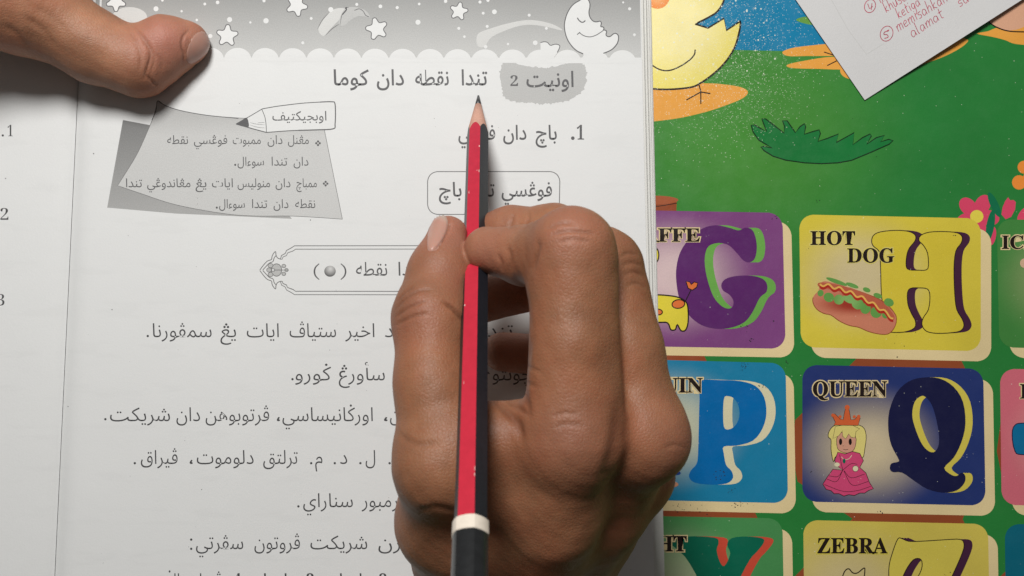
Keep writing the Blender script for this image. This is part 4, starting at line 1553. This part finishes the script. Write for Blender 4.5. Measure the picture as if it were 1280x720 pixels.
def skin_material(name, base, pinkc, darkc):
    m, nt, b = new_mat(name)
    pos = geo_pos(nt)
    at = N(nt, 'ShaderNodeVertexColor'); at.layer_name = 'pigment'
    sp = N(nt, 'ShaderNodeSeparateColor'); nt.links.new(at.outputs['Color'], sp.inputs[0])
    c = mix(nt, maprange(nt, noise(nt, pos, 70, 4, 0.6), 0.32, 0.68, 0, 1), tuple(v * 0.80 for v in base), tuple(min(1, v * 1.17) for v in base))
    c = mix(nt, maprange(nt, noise(nt, pos, 36, 3, 0.6), 0.48, 0.66, 0, 0.55), c, (base[0] * 1.02, base[1] * 0.78, base[2] * 0.76))
    c = mix(nt, maprange(nt, noise(nt, pos, 380, 3, 0.6), 0.5, 0.75, 0, 0.35), c, (base[0] * 0.95, base[1] * 0.72, base[2] * 0.66))
    c = mix(nt, sp.outputs[0], c, pinkc)
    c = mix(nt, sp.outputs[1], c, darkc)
    nt.links.new(c, b.inputs['Base Color'])
    b.inputs['Roughness'].default_value = 0.5
    b.inputs['Specular IOR Level'].default_value = 0.32
    b.inputs['Subsurface Weight'].default_value = 0.22
    b.inputs['Subsurface Radius'].default_value = (1.0, 0.35, 0.18)
    b.inputs['Subsurface Scale'].default_value = 0.0022
    vo = N(nt, 'ShaderNodeTexVoronoi'); vo.feature = 'DISTANCE_TO_EDGE'; vo.inputs['Scale'].default_value = 1100
    wob = N(nt, 'ShaderNodeVectorMath', operation='ADD')
    nz1 = N(nt, 'ShaderNodeTexNoise'); nz1.inputs['Scale'].default_value = 500; nt.links.new(pos, nz1.inputs['Vector'])
    sc = N(nt, 'ShaderNodeVectorMath', operation='SCALE'); nt.links.new(nz1.outputs['Color'], sc.inputs[0]); sc.inputs['Scale'].default_value = 0.0009
    nt.links.new(pos, wob.inputs[0]); nt.links.new(sc.outputs[0], wob.inputs[1]); nt.links.new(wob.outputs[0], vo.inputs['Vector'])
    h = math_(nt, 'ADD', math_(nt, 'MULTIPLY', math_(nt, 'MINIMUM', vo.outputs['Distance'], 0.22), 1.5), math_(nt, 'MULTIPLY', noise(nt, pos, 260, 5, 0.7), 1.1))
    h = math_(nt, 'ADD', h, math_(nt, 'MULTIPLY', noise(nt, pos, 1900, 2), 0.25))
    nt.links.new(bump(nt, h, 0.42, 0.0003), b.inputs['Normal'])
    return m


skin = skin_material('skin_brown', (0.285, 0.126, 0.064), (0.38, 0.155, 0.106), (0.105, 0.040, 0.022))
nailm, nt, b = new_mat('nail_plate')
at = N(nt, 'ShaderNodeVertexColor'); at.layer_name = 'free_edge'
nt.links.new(mix(nt, at.outputs['Color'], (0.45, 0.245, 0.19), (0.47, 0.33, 0.265)), b.inputs['Base Color'])
b.inputs['Roughness'].default_value = 0.30
b.inputs['Specular IOR Level'].default_value = 0.5
b.inputs['Subsurface Weight'].default_value = 0.15
b.inputs['Subsurface Scale'].default_value = 0.0015

# ---- right hand holding the pencil
J_ = J
rh = thing('hand', 'right hand gripping the red and black pencil between thumb and forefinger', 'hand', (0.02, -0.03, PZ))
I_m, M_m, R_m, L_m = J_(714, 548, 91), J_(796, 542, 78), J_(790, 592, 56), J_(752, 646, 41)
T_m = J_(553, 580, 86)
RH = {
    'palm': [((J_(686, 640, 78), 12.0), (I_m, 11.0)), ((J_(648, 728, 43), 14), (J_(686, 640, 78), 12.0)),
             ((J_(746, 638, 58), 11.6), (M_m, 11.2)), ((J_(684, 728, 36), 14), (J_(746, 638, 58), 11.6)),
             ((J_(740, 658, 39), 11), (R_m, 10.4)), ((J_(706, 722, 27), 13), (J_(740, 658, 39), 11)),
             ((J_(696, 728, 25), 12.5), (L_m, 9.3)), ((J_(585, 728, 40), 14.5), (J_(560, 650, 67), 12.3)), ((J_(560, 650, 67), 12.3), (T_m, 10.6)),
             ((J_(612, 592, 81), 11.0), (J_(684, 596, 81), 11.5)),
             ((J_(600, 546, 86), 8.5), (J_(700, 546, 86), 9.5)),
             ((J_(606, 662, 68), 13), (J_(676, 664, 66), 14)),
             ((J_(614, 735, 36), 16), (J_(600, 1700, 44), 27)), ((J_(672, 735, 35), 16), (J_(680, 1700, 40), 26))],
    'kpalm': 6.5,
    'fingers': [
        {'js': [(T_m, 11.0), (J_(541, 480, 81), 9.0), (J_(539, 396, 74), 9.3), (J_(550, 340, 68), 7.6), (J_(559, 294, 63), 5.3)], 'kr': 7, 'kd': 20, 'k': 4,
         },
        {'js': [(I_m, 12.0), (J_(716, 430, 92), 8.8), (J_(713, 312, 89), 9.2), (J_(655, 319, 75), 7.4), (J_(609, 313, 69.5), 6.0)], 'kr': 6, 'kd': 14, 'k': 2.0,
         'bumps': [(J_(720, 310, 88), 8.6), (J_(695, 350, 86), 7.0)]},
        {'js': [(M_m, 11.4), (J_(778, 440, 76), 9.9), (J_(757, 332, 71), 9.0), (J_(692, 293, 62), 7.9), (J_(640, 293, 56), 7.2), (J_(600, 297, 49), 6.3)], 'kr': 6, 'kd': 14, 'k': 3.0},
        {'js': [(R_m, 11.0), (J_(775, 420, 50), 9.0), (J_(700, 346, 40), 7.8), (J_(588, 380, 33), 6.7)], 'kr': 6, 'kd': 14, 'k': 3.0},
        {'js': [(L_m, 9.5), (J_(770, 500, 27), 8.0), (J_(712, 446, 20), 6.8), (J_(628, 440, 17), 6.2)], 'kr': 6, 'kd': 14, 'k': 3.0},
    ],
    'extra': [((J_(703, 520, 92), 8.0), (J_(704, 335, 90), 7.0)), ((J_(736, 520, 90), 8.2), (J_(733, 335, 88), 7.2)), ((J_(792, 500, 78), 8.5), (J_(772, 370, 72), 7.2))],
    'add': [(J_(799, 546, 80), 11.4, 5)],
    'lo': np.array((-42, -226, 8.0)), 'hi': np.array((58, 36, 112.0)), 'floor': 10.25,
    'creases': [
        # thumb joint wrinkles
        ([(494, 386), (508, 372), (524, 364), (540, 362)], 2.0, 0.36), ([(494, 396), (512, 384), (534, 376)], 1.8, 0.32), ([(495, 406), (515, 396), (535, 392)], 2.0, 0.35),
        ([(555, 378), (566, 386), (576, 396), (584, 404)], 2.6, 0.8), ([(495, 378), (506, 366), (518, 358)], 1.6, 0.3),
        ([(496, 540), (512, 552), (530, 556), (548, 552)], 4, 0.3), ([(520, 640), (545, 634), (570, 640)], 5, 0.3),
        # nail fold
        ([(562, 273), (562, 284), (554, 299), (545, 311), (532, 311)], 1.3, 0.45),
        # forefinger folds
        ([(673, 300), (672, 312), (668, 326), (664, 340)], 3, 0.5), ([(622, 318), (626, 328), (626, 340)], 2.4, 0.3), ([(634, 308), (637, 322), (636, 344)], 3, 0.3),
        ([(683, 286), (700, 279), (716, 279)], 2.4, 0.34), ([(690, 294), (708, 289), (730, 290), (744, 293)], 2.4, 0.4), ([(698, 303), (716, 299), (738, 302)], 2.4, 0.32),
        # second finger joint
        ([(636, 285), (640, 276), (642, 266)], 2.2, 0.35), ([(655, 284), (660, 274), (661, 264)], 2.4, 0.3),
        ([(776, 320), (786, 316), (796, 318)], 2.0, 0.3), ([(778, 332), (790, 328), (802, 332)], 2.0, 0.3), ([(779, 344), (792, 340), (806, 346)], 2.0, 0.28), ([(782, 358), (796, 354), (810, 362)], 2.2, 0.25),
        # web and back of the hand
        ([(664, 425), (658, 455), (655, 490), (662, 520)], 4, 0.5), ([(616, 497), (632, 512), (646, 530), (652, 552)], 5, 0.7), ([(632, 497), (645, 508), (660, 520)], 3, 0.4),
        ([(640, 470), (655, 478), (672, 484)], 3, 0.25), ([(650, 455), (664, 460), (678, 466)], 2.4, 0.22),
        ([(752, 610), (762, 580), (770, 545), (774, 510)], 9, 0.7), ([(830, 560), (845, 556), (856, 560)], 2.5, 0.2),
        ([(690, 520), (706, 516), (724, 518)], 2.6, 0.22), ([(692, 534), (710, 530), (730, 533)], 3, 0.2),
    ],
    'crease_z': 40,
    'pink': [(J_(715, 285, 97), 8, 0.45), (J_(712, 548, 103), 9, 0.35), (J_(838, 545, 84), 9, 0.4), (J_(520, 388, 82), 8, 0.3), (J_(556, 290, 66), 12, 0.75), (J_(605, 313, 76), 9, 0.5), (J_(625, 288, 55), 12, 0.4), (J_(645, 428, 22), 10, 0.6), (J_(560, 340, 74), 10, 0.4), (J_(645, 362, 40), 9, 0.5), (J_(735, 285, 96), 7, 0.3)],
    'dark': [(J_(505, 385, 80), 7, 0.35), (J_(715, 548, 104), 12, 0.25), (J_(800, 325, 76), 9, 0.35), (J_(838, 560, 84), 10, 0.25), (J_(640, 540, 92), 12, 0.2)],
}
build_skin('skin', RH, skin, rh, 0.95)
nail(RH, [(529, 314), (546, 316), (566, 274), (544, 262)], nailm, rh)

# ---- left hand: thumb pressing the top of the page
lh = thing('hand', 'left hand with its thumb pressing down the top of the grey page', 'hand', (-0.16, 0.10, PZ))
LT = J_(20, 4, 27)
LH = {
    'palm': [((J_(-190, -60, 46), 17), (LT, 14.0)), ((J_(-230, -110, 48), 17), (J_(20, -205, 46), 11)), ((J_(-260, -140, 46), 17), (J_(-30, -270, 44), 11)),
             ((J_(-280, -160, 42), 16), (J_(-100, -310, 40), 10.5)), ((J_(-290, -180, 38), 15), (J_(-160, -330, 36), 9.5)),
             ((J_(-90, -70, 46), 15), (J_(10, -150, 44), 10)), ((J_(-260, -110, 44), 20), (J_(-620, -160, 50), 25))],
    'kpalm': 11.0,
    'fingers': [
        {'js': [(LT, 14.0), (J_(60, 22, 23.5), 12.2), (J_(118, 58, 19.5), 10.6), (J_(172, 79, 17.2), 9.8), (J_(209, 57, 15.6), 8.6), (J_(237, 53, 13.6), 6.0)], 'kr': 7, 'kd': 22, 'k': 5},
        {'js': [(J_(20, -205, 46), 11), (J_(110, -290, 44), 9), (J_(170, -320, 32), 8), (J_(215, -335, 20), 7)], 'kr': 6, 'kd': 14, 'k': 3},
        {'js': [(J_(-30, -270, 44), 11), (J_(50, -400, 46), 9), (J_(100, -450, 32), 8), (J_(135, -470, 20), 7)], 'kr': 6, 'kd': 14, 'k': 3},
        {'js': [(J_(-100, -310, 40), 10.5), (J_(-40, -450, 42), 8.6), (J_(0, -500, 30), 7.6), (J_(25, -525, 20), 6.8)], 'kr': 6, 'kd': 14, 'k': 3},
        {'js': [(J_(-160, -330, 36), 9.5), (J_(-130, -440, 34), 7.6), (J_(-105, -480, 26), 6.8), (J_(-90, -505, 20), 6)], 'kr': 6, 'kd': 14, 'k': 3},
    ],
    'lo': np.array((-300, 55, 8.0)), 'hi': np.array((-88, 240, 78.0)), 'floor': 10.25,
    'creases': [
        ([(166, 32), (176, 44), (186, 58), (188, 72), (184, 86), (181, 98)], 1.8, 0.6), ([(176, 50), (190, 64), (192, 78), (186, 96)], 1.8, 0.35), ([(160, 34), (170, 52), (176, 70), (174, 90)], 2.2, 0.28),
        ([(184, 94), (190, 102), (196, 108)], 1.8, 0.4), ([(237, 37), (229, 46), (227, 58), (230, 68), (229, 80)], 1.4, 0.5),
        ([(196, 66), (202, 78), (201, 90)], 2.4, 0.22), ([(30, 20), (55, 38), (70, 60)], 4, 0.3), ([(6, 30), (24, 46), (40, 66)], 4, 0.3), ([(44, 8), (66, 22), (84, 40)], 5, 0.25),
    ],
    'pink': [(J_(205, 45, 28), 12, 0.85), (J_(240, 45, 22), 9, 0.55), (J_(190, 30, 26), 8, 0.6)],
    'dark': [(J_(185, 105, 24), 8, 0.35), (J_(60, 80, 30), 16, 0.25), (J_(170, 90, 30), 6, 0.2)],
}
build_skin('skin', LH, skin_material('skin_thumb_side_lit', (0.40, 0.195, 0.112), (0.46, 0.185, 0.138), (0.17, 0.066, 0.034)), lh, 1.1)  # lighter copy of the skin: paler thumb side, plus lamp nearness put into colour
nail(LH, [(240, 33), (227, 86), (258, 74), (270, 44)], nailm, lh, lift=0.15, bulge=0.35)
bpy.data.objects.remove(_to)
